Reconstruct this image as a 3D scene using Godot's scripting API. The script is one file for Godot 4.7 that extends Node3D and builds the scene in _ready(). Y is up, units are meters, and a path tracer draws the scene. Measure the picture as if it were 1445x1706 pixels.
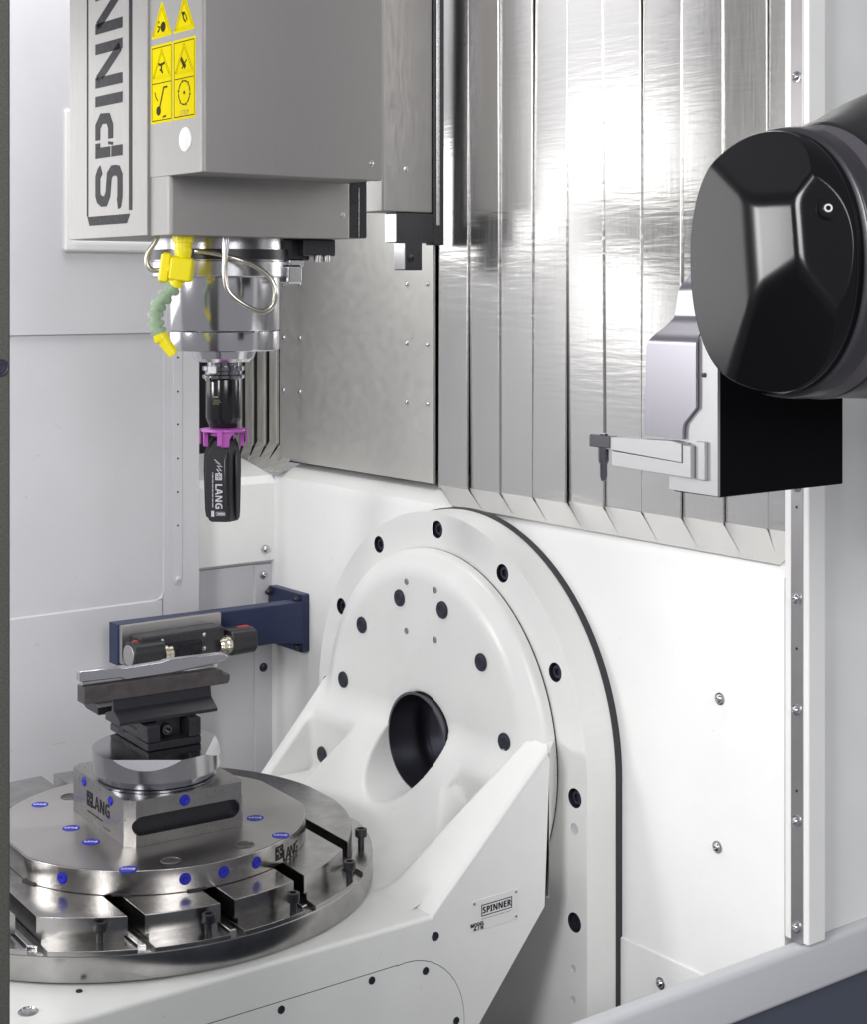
extends Node3D

# ------------------------------------------------------------------ mesh helpers
func mb() -> SurfaceTool:
	var st := SurfaceTool.new()
	st.begin(Mesh.PRIMITIVE_TRIANGLES)
	return st

func vtx(st: SurfaceTool, p: Vector3, n: Vector3, uv := Vector2.ZERO) -> void:
	st.set_normal(n)
	st.set_uv(uv)
	st.add_vertex(p)

func tri(st: SurfaceTool, a: Vector3, b: Vector3, c: Vector3, na: Vector3, nb := Vector3.ZERO, nc := Vector3.ZERO, ua := Vector2.ZERO, ub := Vector2.ZERO, uc := Vector2.ZERO) -> void:
	if nb == Vector3.ZERO: nb = na
	if nc == Vector3.ZERO: nc = na
	if (b - a).cross(c - a).dot(na + nb + nc) > 0.0:
		vtx(st, a, na, ua); vtx(st, c, nc, uc); vtx(st, b, nb, ub)
	else:
		vtx(st, a, na, ua); vtx(st, b, nb, ub); vtx(st, c, nc, uc)

func quad(st: SurfaceTool, a: Vector3, b: Vector3, c: Vector3, d: Vector3, n: Vector3) -> void:
	tri(st, a, b, c, n)
	tri(st, a, c, d, n)

func quad4(st: SurfaceTool, p: Array, n: Array, uv := []) -> void:
	var u: Array = uv if uv.size() == 4 else [Vector2.ZERO, Vector2.ZERO, Vector2.ZERO, Vector2.ZERO]
	tri(st, p[0], p[1], p[2], n[0], n[1], n[2], u[0], u[1], u[2])
	tri(st, p[0], p[2], p[3], n[0], n[2], n[3], u[0], u[2], u[3])

# box between two corners with chamfered edges whose normals round the edge
func box(st: SurfaceTool, lo: Vector3, hi: Vector3, b := 0.0, xf := Transform3D.IDENTITY) -> void:
	var c := (lo + hi) / 2.0
	var h := (hi - lo).abs() / 2.0
	b = minf(b, minf(h.x, minf(h.y, h.z)) * 0.9)
	var nb := xf.basis.orthonormalized()
	for axis in 3:
		for s in [-1.0, 1.0]:
			var i := (axis + 1) % 3
			var j := (axis + 2) % 3
			var n := Vector3.ZERO
			n[axis] = s
			var ps := []
			for k in [[-1, -1], [1, -1], [1, 1], [-1, 1]]:
				var p := Vector3.ZERO
				p[axis] = s * h[axis]
				p[i] = k[0] * (h[i] - b)
				p[j] = k[1] * (h[j] - b)
				ps.append(xf * (c + p))
			quad(st, ps[0], ps[1], ps[2], ps[3], nb * n)
	if b <= 0.0:
		return
	for axis in 3:
		var i := (axis + 1) % 3
		var j := (axis + 2) % 3
		for si in [-1.0, 1.0]:
			for sj in [-1.0, 1.0]:
				var ni := Vector3.ZERO
				var nj := Vector3.ZERO
				ni[i] = si
				nj[j] = sj
				var ps := []
				var ns := []
				for k in [[-1, 0], [1, 0], [1, 1], [-1, 1]]:
					var p := Vector3.ZERO
					p[axis] = k[0] * (h[axis] - b)
					p[i] = si * (h[i] - (b if k[1] else 0.0))
					p[j] = sj * (h[j] - (0.0 if k[1] else b))
					ps.append(xf * (c + p))
					ns.append(nb * (nj if k[1] else ni))
				quad4(st, ps, ns)
	for sx in [-1.0, 1.0]:
		for sy in [-1.0, 1.0]:
			for sz in [-1.0, 1.0]:
				var s := Vector3(sx, sy, sz)
				var e := h * s
				tri(st, xf * (c + e - Vector3(0, b * sy, b * sz)), xf * (c + e - Vector3(b * sx, 0, b * sz)), xf * (c + e - Vector3(b * sx, b * sy, 0)), nb * Vector3(sx, 0, 0), nb * Vector3(0, sy, 0), nb * Vector3(0, 0, sz))

# polygon (u, v) drawn out along w from w0 to w1; the edges of the w1 face are rounded by bev, those of the w0 face by bev0
func prism(st: SurfaceTool, poly: PackedVector2Array, w0: float, w1: float, bev := 0.0, xf := Transform3D.IDENTITY, bev0 := 0.0, smooth := 38.0) -> void:
	var p := poly.duplicate()
	var area := 0.0
	for i in p.size():
		area += p[i].cross(p[(i + 1) % p.size()])
	if area < 0.0:
		p.reverse()
	var n := p.size()
	var en := []
	for i in n:
		var d := (p[(i + 1) % n] - p[i]).normalized()
		en.append(Vector2(d.y, -d.x))
	var mit := []
	for i in n:
		var a: Vector2 = en[(i + n - 1) % n]
		var b: Vector2 = en[i]
		var m := (a + b).normalized()
		mit.append(m / maxf(0.35, m.dot(b)))
	var nb := xf.basis
	var up := (nb * Vector3(0, 0, 1)).normalized() * signf(w1 - w0)
	var sgn := signf(w1 - w0)
	var inset := func(i: int, b: float) -> Vector2: return p[i] - mit[i] * b
	var top := PackedVector2Array()
	var bot := PackedVector2Array()
	for i in n:
		top.append(inset.call(i, bev))
		bot.append(inset.call(i, bev0))
	for side in 2:
		var q := top if side == 0 else bot
		var w := w1 if side == 0 else w0
		var idx := Geometry2D.triangulate_polygon(q)
		for k in range(0, idx.size(), 3):
			tri(st, xf * Vector3(q[idx[k]].x, q[idx[k]].y, w), xf * Vector3(q[idx[k + 1]].x, q[idx[k + 1]].y, w), xf * Vector3(q[idx[k + 2]].x, q[idx[k + 2]].y, w), up if side == 0 else -up, Vector3.ZERO, Vector3.ZERO, q[idx[k]], q[idx[k + 1]], q[idx[k + 2]])
	var cs := cos(deg_to_rad(smooth))
	for i in n:
		var j := (i + 1) % n
		var e: Vector2 = en[i]
		var e0: Vector2 = en[(i + n - 1) % n]
		var e1: Vector2 = en[j]
		var na := (e + e0).normalized() if e.dot(e0) > cs else e
		var nc := (e + e1).normalized() if e.dot(e1) > cs else e
		var n3a := (nb * Vector3(na.x, na.y, 0)).normalized()
		var n3c := (nb * Vector3(nc.x, nc.y, 0)).normalized()
		var wa := w0 + bev0 * sgn
		var wb := w1 - bev * sgn
		quad4(st, [xf * Vector3(p[i].x, p[i].y, wa), xf * Vector3(p[j].x, p[j].y, wa), xf * Vector3(p[j].x, p[j].y, wb), xf * Vector3(p[i].x, p[i].y, wb)], [n3a, n3c, n3c, n3a])
		if bev > 0.0:
			quad4(st, [xf * Vector3(p[i].x, p[i].y, wb), xf * Vector3(p[j].x, p[j].y, wb), xf * Vector3(top[j].x, top[j].y, w1), xf * Vector3(top[i].x, top[i].y, w1)], [n3a, n3c, up, up])
		if bev0 > 0.0:
			quad4(st, [xf * Vector3(p[i].x, p[i].y, wa), xf * Vector3(p[j].x, p[j].y, wa), xf * Vector3(bot[j].x, bot[j].y, w0), xf * Vector3(bot[i].x, bot[i].y, w0)], [n3a, n3c, -up, -up])

# profile of (radius, height) turned round the y axis of xf
func lathe(st: SurfaceTool, prof: Array, xf := Transform3D.IDENTITY, seg := 48, smooth := 40.0) -> void:
	var en := []
	for i in prof.size() - 1:
		var d: Vector2 = (prof[i + 1] - prof[i]).normalized()
		en.append(Vector2(d.y, -d.x))
	var cs := cos(deg_to_rad(smooth))
	for i in prof.size() - 1:
		var a: Vector2 = prof[i]
		var b: Vector2 = prof[i + 1]
		var e: Vector2 = en[i]
		var na := e
		var nb := e
		if i > 0 and e.dot(en[i - 1]) > cs: na = (e + en[i - 1]).normalized()
		if i < en.size() - 1 and e.dot(en[i + 1]) > cs: nb = (e + en[i + 1]).normalized()
		for k in seg:
			var t0 := TAU * k / seg
			var t1 := TAU * (k + 1) / seg
			var d0 := Vector3(cos(t0), 0, sin(t0))
			var d1 := Vector3(cos(t1), 0, sin(t1))
			var f := func(d: Vector3, v: Vector2) -> Vector3: return d * v.x + Vector3(0, v.y, 0)
			var u0 := float(k) / seg
			var u1 := float(k + 1) / seg
			var ps := [xf * f.call(d0, a), xf * f.call(d1, a), xf * f.call(d1, b), xf * f.call(d0, b)]
			var ns := [(xf.basis * f.call(d0, na)).normalized(), (xf.basis * f.call(d1, na)).normalized(), (xf.basis * f.call(d1, nb)).normalized(), (xf.basis * f.call(d0, nb)).normalized()]
			var us := [Vector2(u0, a.x), Vector2(u1, a.x), Vector2(u1, b.x), Vector2(u0, b.x)]
			if a.x < 1e-6:
				tri(st, ps[0], ps[2], ps[3], ns[0], ns[2], ns[3], us[0], us[2], us[3])
			elif b.x < 1e-6:
				tri(st, ps[0], ps[1], ps[2], ns[0], ns[1], ns[2], us[0], us[1], us[2])
			else:
				quad4(st, ps, ns, us)

# round bar along a list of points; radii may vary
func tube(st: SurfaceTool, pts: Array, radii: Array, seg := 12) -> void:
	var n := pts.size()
	var frames := []
	var up := Vector3(0.31, 0.2, 0.93)
	for i in n:
		var t: Vector3 = (pts[mini(i + 1, n - 1)] - pts[maxi(i - 1, 0)]).normalized()
		var s := up.cross(t).normalized()
		up = t.cross(s).normalized()
		frames.append([s, up, t])
	for i in n - 1:
		for k in seg:
			var ps := []
			var ns := []
			for q in [[i, k], [i, k + 1], [i + 1, k + 1], [i + 1, k]]:
				var f: Array = frames[q[0]]
				var ang: float = TAU * q[1] / seg
				var d: Vector3 = f[0] * cos(ang) + f[1] * sin(ang)
				ps.append(pts[q[0]] + d * radii[q[0]])
				ns.append(d)
			quad4(st, ps, ns)
	for e in [0, n - 1]:
		var f: Array = frames[e]
		var nn: Vector3 = f[2] * (1.0 if e else -1.0)
		for k in seg:
			var a0 := TAU * k / seg
			var a1 := TAU * (k + 1) / seg
			tri(st, pts[e], pts[e] + (f[0] * cos(a0) + f[1] * sin(a0)) * radii[e], pts[e] + (f[0] * cos(a1) + f[1] * sin(a1)) * radii[e], nn)

# closed solid lofted through rings of equal size
func loft(st: SurfaceTool, rings: Array, cap := true) -> void:
	var m: int = rings[0].size()
	var nor := []
	for i in rings.size():
		var row := []
		for k in m:
			var du: Vector3 = rings[i][(k + 1) % m] - rings[i][(k + m - 1) % m]
			var dv: Vector3 = rings[mini(i + 1, rings.size() - 1)][k] - rings[maxi(i - 1, 0)][k]
			row.append(du.cross(dv).normalized())
		nor.append(row)
	var mid := Vector3.ZERO
	for v in rings[0]: mid += v / m
	var flip := -1.0 if (rings[0][0] - mid).dot(nor[0][0]) < 0.0 else 1.0
	for i in rings.size() - 1:
		for k in m:
			var j := (k + 1) % m
			quad4(st, [rings[i][k], rings[i][j], rings[i + 1][j], rings[i + 1][k]], [nor[i][k] * flip, nor[i][j] * flip, nor[i + 1][j] * flip, nor[i + 1][k] * flip])
	if cap:
		for e in [0, rings.size() - 1]:
			var c := Vector3.ZERO
			for v in rings[e]: c += v / m
			var o: int = 1 if e == 0 else e - 1
			var oc := Vector3.ZERO
			for v in rings[o]: oc += v / m
			for k in m:
				tri(st, c, rings[e][k], rings[e][(k + 1) % m], (c - oc).normalized())

# flat strokes of a given width along a polyline, as raised bars in the uv plane
func stroke(st: SurfaceTool, pts: Array, width: float, w0: float, w1: float, xf := Transform3D.IDENTITY) -> void:
	var l := PackedVector2Array()
	var r := PackedVector2Array()
	var n := pts.size()
	for i in n:
		var a: Vector2 = pts[i] - pts[i - 1] if i > 0 else pts[1] - pts[0]
		var b: Vector2 = pts[i + 1] - pts[i] if i < n - 1 else a
		var na := Vector2(-a.y, a.x).normalized()
		var nb := Vector2(-b.y, b.x).normalized()
		var m := (na + nb).normalized()
		m /= maxf(0.5, m.dot(na))
		l.append(pts[i] + m * width / 2.0)
		r.append(pts[i] - m * width / 2.0)
	r.reverse()
	l.append_array(r)
	prism(st, l, w0, w1, 0.0, xf)

func arc(c: Vector2, r: float, a0: float, a1: float, n: int) -> PackedVector2Array:
	var out := PackedVector2Array()
	for i in n + 1:
		var t := deg_to_rad(lerpf(a0, a1, float(i) / n))
		out.append(c + Vector2(cos(t), sin(t)) * r)
	return out

func rrect(lo: Vector2, hi: Vector2, r: float, n := 5) -> PackedVector2Array:
	var p := arc(Vector2(hi.x - r, hi.y - r), r, 0, 90, n)
	p.append_array(arc(Vector2(lo.x + r, hi.y - r), r, 90, 180, n))
	p.append_array(arc(Vector2(lo.x + r, lo.y + r), r, 180, 270, n))
	p.append_array(arc(Vector2(hi.x - r, lo.y + r), r, 270, 360, n))
	return p

func curve(pts: Array, per := 8) -> Array:
	var out := []
	for i in pts.size() - 1:
		var p0: Vector3 = pts[maxi(i - 1, 0)]
		var p3: Vector3 = pts[mini(i + 2, pts.size() - 1)]
		for k in per:
			out.append((pts[i] as Vector3).cubic_interpolate(pts[i + 1], p0, p3, float(k) / per))
	out.append(pts[pts.size() - 1])
	return out

func pv(a: Array) -> PackedVector2Array:
	var o := PackedVector2Array()
	for i in range(0, a.size(), 2):
		o.append(Vector2(a[i], a[i + 1]))
	return o

# smooth surface of a distance field: one vertex per crossed cell
func surface_net(f: Callable, lo: Vector3, hi: Vector3, cell: float) -> SurfaceTool:
	var nx := int((hi.x - lo.x) / cell) + 1
	var ny := int((hi.y - lo.y) / cell) + 1
	var nz := int((hi.z - lo.z) / cell) + 1
	var val := PackedFloat32Array()
	val.resize(nx * ny * nz)
	val.fill(1.0)
	var B := 6
	for bz in range(0, nz, B):
		for by in range(0, ny, B):
			for bx in range(0, nx, B):
				var c := lo + Vector3(bx + B / 2.0, by + B / 2.0, bz + B / 2.0) * cell
				var d: float = f.call(c)
				var far := absf(d) > cell * B * 1.15
				for z in range(bz, mini(bz + B, nz)):
					for y in range(by, mini(by + B, ny)):
						var at := (z * ny + y) * nx
						for x in range(bx, mini(bx + B, nx)):
							val[at + x] = d if far else f.call(lo + Vector3(x, y, z) * cell)
	var st := mb()
	var ids := {}
	var count := 0
	var off := [0, 1, nx, nx + 1, nx * ny, nx * ny + 1, nx * ny + nx, nx * ny + nx + 1]
	var edges := [[0, 1], [2, 3], [4, 5], [6, 7], [0, 2], [1, 3], [4, 6], [5, 7], [0, 4], [1, 5], [2, 6], [3, 7]]
	for z in nz - 1:
		for y in ny - 1:
			for x in nx - 1:
				var at := (z * ny + y) * nx + x
				var inside := 0
				for o in off:
					if val[at + o] < 0.0: inside += 1
				if inside == 0 or inside == 8: continue
				var s := Vector3.ZERO
				var k := 0
				for e in edges:
					var a := val[at + off[e[0]]]
					var b := val[at + off[e[1]]]
					if (a < 0.0) == (b < 0.0): continue
					var t := a / (a - b)
					var pa := Vector3(e[0] & 1, (e[0] >> 1) & 1, e[0] >> 2)
					var pb := Vector3(e[1] & 1, (e[1] >> 1) & 1, e[1] >> 2)
					s += pa.lerp(pb, t)
					k += 1
				var p := lo + (Vector3(x, y, z) + s / k) * cell
				var g := Vector3.ZERO
				for it in 2:
					var d0: float = f.call(p)
					var h := 0.0012
					g = Vector3(f.call(p + Vector3(h, 0, 0)) - d0, f.call(p + Vector3(0, h, 0)) - d0, f.call(p + Vector3(0, 0, h)) - d0).normalized()
					p -= g * clampf(d0, -cell, cell)
				ids[at] = count
				count += 1
				st.set_normal(g)
				st.set_uv(Vector2.ZERO)
				st.add_vertex(p)
	for at in ids:
		var x: int = at % nx
		var y: int = (at / nx) % ny
		var z: int = at / (nx * ny)
		var here: bool = val[at] < 0.0
		for axis in 3:
			var step: int = [1, nx, nx * ny][axis]
			var s1: int = [nx, nx * ny, 1][axis]
			var s2: int = [nx * ny, 1, nx][axis]
			if [y, z, x][axis] == 0 or [z, x, y][axis] == 0: continue
			if (val[at + step] < 0.0) == here: continue
			if not (ids.has(at - s1) and ids.has(at - s2) and ids.has(at - s1 - s2)): continue
			var q := [ids[at], ids[at - s1], ids[at - s1 - s2], ids[at - s2]]
			if here:
				q.reverse()
			for i in [0, 1, 2, 0, 2, 3]:
				st.add_index(q[i])
	return st

# ------------------------------------------------------------------ scene helpers
var used := {}

func numbered(n: String) -> String:
	if not used.has(n):
		used[n] = 0
		return n
	used[n] += 1
	return "%s_%03d" % [n, used[n]]

func tag(o: Node3D, label: String, category: String, group := "", kind := "") -> Node3D:
	if label: o.set_meta("label", label)
	if category: o.set_meta("category", category)
	if group: o.set_meta("group", group)
	if kind: o.set_meta("kind", kind)
	return o

func thing(called: String, label: String, category: String, at := Vector3.ZERO, turn := 0.0, group := "") -> Node3D:
	var o := Node3D.new()
	o.name = numbered(called)
	add_child(o)
	o.position = at
	o.rotation.y = turn
	tag(o, label, category, group)
	return o

func setting(called: String, at := Vector3.ZERO) -> Node3D:
	var o := Node3D.new()
	o.name = numbered(called)
	add_child(o)
	o.position = at
	o.set_meta("kind", "structure")
	return o

# a part whose mesh is given in world coordinates (the thing is not turned)
func part(called: String, st, m: Material, parent: Node3D, loc = null) -> MeshInstance3D:
	var o := MeshInstance3D.new()
	o.name = called
	o.mesh = st.commit() if st is SurfaceTool else st
	o.material_override = m
	parent.add_child(o, true)
	if loc == null:
		o.position = -parent.position if parent.get_parent() == self and parent.rotation == Vector3.ZERO else Vector3.ZERO
	else:
		o.position = loc
	return o

# a part that shares a mesh, set at a point in world coordinates (parent unturned) with a basis
func piece(called: String, mesh: Mesh, m: Material, parent: Node3D, at: Vector3, b := Basis.IDENTITY) -> MeshInstance3D:
	var o := MeshInstance3D.new()
	o.name = called
	o.mesh = mesh
	o.material_override = m
	parent.add_child(o, true)
	var base: Vector3 = parent.position if parent.get_parent() == self and parent.rotation == Vector3.ZERO else Vector3.ZERO
	o.transform = Transform3D(b, at - base)
	return o

func words(text: String, height: float, font: Font, depth := 0.0006) -> TextMesh:
	var t := TextMesh.new()
	t.text = text
	t.font = font
	t.font_size = 64
	t.pixel_size = height / (64.0 * 0.714)
	t.depth = depth
	t.curve_step = 2.0
	return t

func mat(c: Color, rough: float, metal := 0.0) -> StandardMaterial3D:
	var m := StandardMaterial3D.new()
	m.albedo_color = c.linear_to_srgb()
	m.roughness = rough
	m.metallic = metal
	return m

func noise_tex(seed_: int, freq: float, lo: float, hi: float, size := 512, octaves := 4, stretch := Vector2.ONE) -> ImageTexture:
	var n := FastNoiseLite.new()
	n.seed = seed_
	n.noise_type = FastNoiseLite.TYPE_SIMPLEX_SMOOTH
	n.frequency = freq
	n.fractal_octaves = octaves
	var im := n.get_seamless_image(size, size) if stretch == Vector2.ONE else null
	if im == null:
		im = Image.create(size, size, false, Image.FORMAT_L8)
		for y in size:
			for x in size:
				# blend so that the picture repeats without a seam
				var fx := float(x) / size
				var fy := float(y) / size
				var v := 0.0
				for q in [[0, 0], [1, 0], [0, 1], [1, 1]]:
					var w: float = (fx if q[0] else 1.0 - fx) * (fy if q[1] else 1.0 - fy)
					v += w * n.get_noise_2d((x - q[0] * size) * stretch.x, (y - q[1] * size) * stretch.y)
				im.set_pixel(x, y, Color(v * 0.9 + 0.5, 0, 0))
	var o := Image.create(size, size, false, Image.FORMAT_L8)
	for y in size:
		for x in size:
			var v := clampf(im.get_pixel(x, y).r, 0.0, 1.0)
			v = lerpf(lo, hi, v)
			o.set_pixel(x, y, Color(v, v, v))
	return ImageTexture.create_from_image(o)

# painted or bare metal in use: faint cloudy tone, a few small specks and short scratches
func scuff_tex(seed_: int, deep: float, size := 1024) -> ImageTexture:
	var n := FastNoiseLite.new()
	n.seed = seed_
	n.frequency = 0.006
	n.fractal_octaves = 4
	var tone := n.get_seamless_image(size, size)
	n.frequency = 0.045
	n.fractal_octaves = 3
	var spots := n.get_seamless_image(size, size)
	var im := Image.create(size, size, false, Image.FORMAT_L8)
	for y in size:
		for x in size:
			var v := 0.972 + 0.028 * tone.get_pixel(x, y).r
			v *= 1.0 - (1.0 - deep) * smoothstep(0.90, 0.97, spots.get_pixel(x, y).r)
			im.set_pixel(x, y, Color(v, v, v))
	var r := RandomNumberGenerator.new()
	r.seed = seed_
	for k in 9:
		var p := Vector2(r.randf() * size, r.randf() * size)
		var a := r.randf() * TAU
		var ln := r.randf_range(4.0, 26.0)
		var dark := r.randf_range(0.88, 0.97)
		for i in int(ln):
			a += r.randf_range(-0.06, 0.06)
			p += Vector2(cos(a), sin(a))
			var q := Vector2i(posmod(int(p.x), size), posmod(int(p.y), size))
			im.set_pixelv(q, Color(dark, dark, dark))
	return ImageTexture.create_from_image(im)

func grain(m: StandardMaterial3D, col: Texture2D, rough: Texture2D, scale := Vector3.ONE) -> StandardMaterial3D:
	m.uv1_triplanar = true
	m.uv1_world_triplanar = true
	m.uv1_scale = scale
	if col: m.albedo_texture = col
	if rough:
		m.roughness_texture = rough
		m.roughness_texture_channel = BaseMaterial3D.TEXTURE_CHANNEL_RED
	return m

func bumps(m: StandardMaterial3D, t: ImageTexture, strength: float) -> void:
	var im := t.get_image().duplicate() as Image
	im.convert(Image.FORMAT_RGBA8)
	im.bump_map_to_normal_map(strength)
	m.normal_enabled = true
	m.normal_texture = ImageTexture.create_from_image(im)
	m.normal_scale = 1.0

const ZY := Basis(Vector3(0, 0, 1), Vector3(0, 1, 0), Vector3(1, 0, 0))   # polygon (z, y), drawn out along x
const XZ := Basis(Vector3(1, 0, 0), Vector3(0, 0, 1), Vector3(0, 1, 0))   # polygon (x, z), drawn out along y
const ON_Z := Basis(Vector3(1, 0, 0), Vector3(0, 0, 1), Vector3(0, -1, 0))   # turned pieces whose y axis points to +z
const ON_X := Basis(Vector3(0, -1, 0), Vector3(1, 0, 0), Vector3(0, 0, 1))   # turned pieces whose y axis points to +x

var M := {}
var sans: SystemFont
var socket_plug: Mesh
var round_screw: Mesh
var pin_hole: Mesh
var blue_plug: Mesh

func smin(a: float, b: float, k: float) -> float:
	var h := maxf(k - absf(a - b), 0.0) / k
	return minf(a, b) - h * h * k * 0.25

func smax(a: float, b: float, k: float) -> float:
	return -smin(-a, -b, k)

func inside_poly(p: Vector2, q: Array) -> float:   # below zero inside a convex outline that runs counter-clockwise
	var d := -1.0
	for i in q.size():
		var a: Vector2 = q[i]
		var e: Vector2 = (q[(i + 1) % q.size()] - a).normalized()
		d = maxf(d, (p - a).dot(Vector2(e.y, -e.x)))
	return d

var pocket_left := [Vector2(-0.228, -0.0245), Vector2(-0.1465, -0.0145), Vector2(-0.104, 0.078), Vector2(-0.224, 0.078)]
var pocket_right := [Vector2(0.2290, -0.040), Vector2(0.2700, 0.078), Vector2(0.1500, 0.078), Vector2(0.1510, 0.044)]

func arm_field(p: Vector3) -> float:
	var r := Vector2(p.x - 0.024, p.y - 0.081).length() - 0.268
	var disc := smax(smax(r, p.z + 0.458, 0.004), (r + 0.030) * 0.5 + (p.z + 0.458) * 0.866, 0.006)
	var d := smin(disc, smax(p.y + 0.0386, -0.428 - p.z, 0.004), 0.012)
	if p.z > -0.47:
		var web := smax(((p.y - 0.1) + 1.114 * (p.z + 0.458)) / 1.497, -0.25 - p.x, 0.008)
		web = smax(web, p.x - minf(0.31, 0.31 + (p.z + 0.438) * 1.3), 0.004)
		var at := Vector2(p.x, p.y)
		var deep := -(p.z + 0.430)
		web = smax(web, -smax(inside_poly(at, pocket_left), deep, 0.012), 0.008)
		web = smax(web, -smax(inside_poly(at, pocket_right), deep, 0.012), 0.008)
		d = smin(d, web, 0.014)
		var rib := (p.y - 0.1375 + 0.9 * (p.z + 0.443)) / 1.345
		rib = smax(rib, (0.271 + 0.30 * (p.y - 0.10) - p.x) * 0.957, 0.010)
		rib = smax(smax(rib, -0.4465 - p.z, 0.008), p.x - 0.3105, 0.004)
		d = smin(d, rib, 0.016)
	var bore := 0.071 - Vector2(p.x - 0.031, p.y - 0.073).length()
	return smax(d, bore, 0.004)

func lamp_panel(called: String, label: String, at: Vector3, target: Vector3, size: Vector2, energy: float, glow: float, col := Color.WHITE) -> void:
	var o := thing(called, label, "lamp", at)
	o.look_at_from_position(at, target, Vector3.UP if absf((target - at).normalized().y) < 0.95 else Vector3.RIGHT)
	var h := mb()
	box(h, Vector3(-size.x / 2 - 0.02, -size.y / 2 - 0.02, 0.004), Vector3(size.x / 2 + 0.02, size.y / 2 + 0.02, 0.06), 0.006)
	part("housing", h, M.housing, o, Vector3.ZERO)
	var f := mb()
	box(f, Vector3(-size.x / 2, -size.y / 2, -0.002), Vector3(size.x / 2, size.y / 2, 0.003))
	var em := mat(Color(0.8, 0.8, 0.8), 0.5)
	em.emission_enabled = true
	em.emission = col
	em.emission_energy_multiplier = glow
	part("diffuser_light", f, em, o, Vector3.ZERO)
	var l := AreaLight3D.new()
	l.name = "light"
	l.area_size = size
	l.area_normalize_energy = false
	l.light_energy = energy
	l.light_color = col
	l.shadow_enabled = true
	l.area_range = 8.0
	o.add_child(l)
	l.position = Vector3(0, 0, -0.006)

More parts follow.
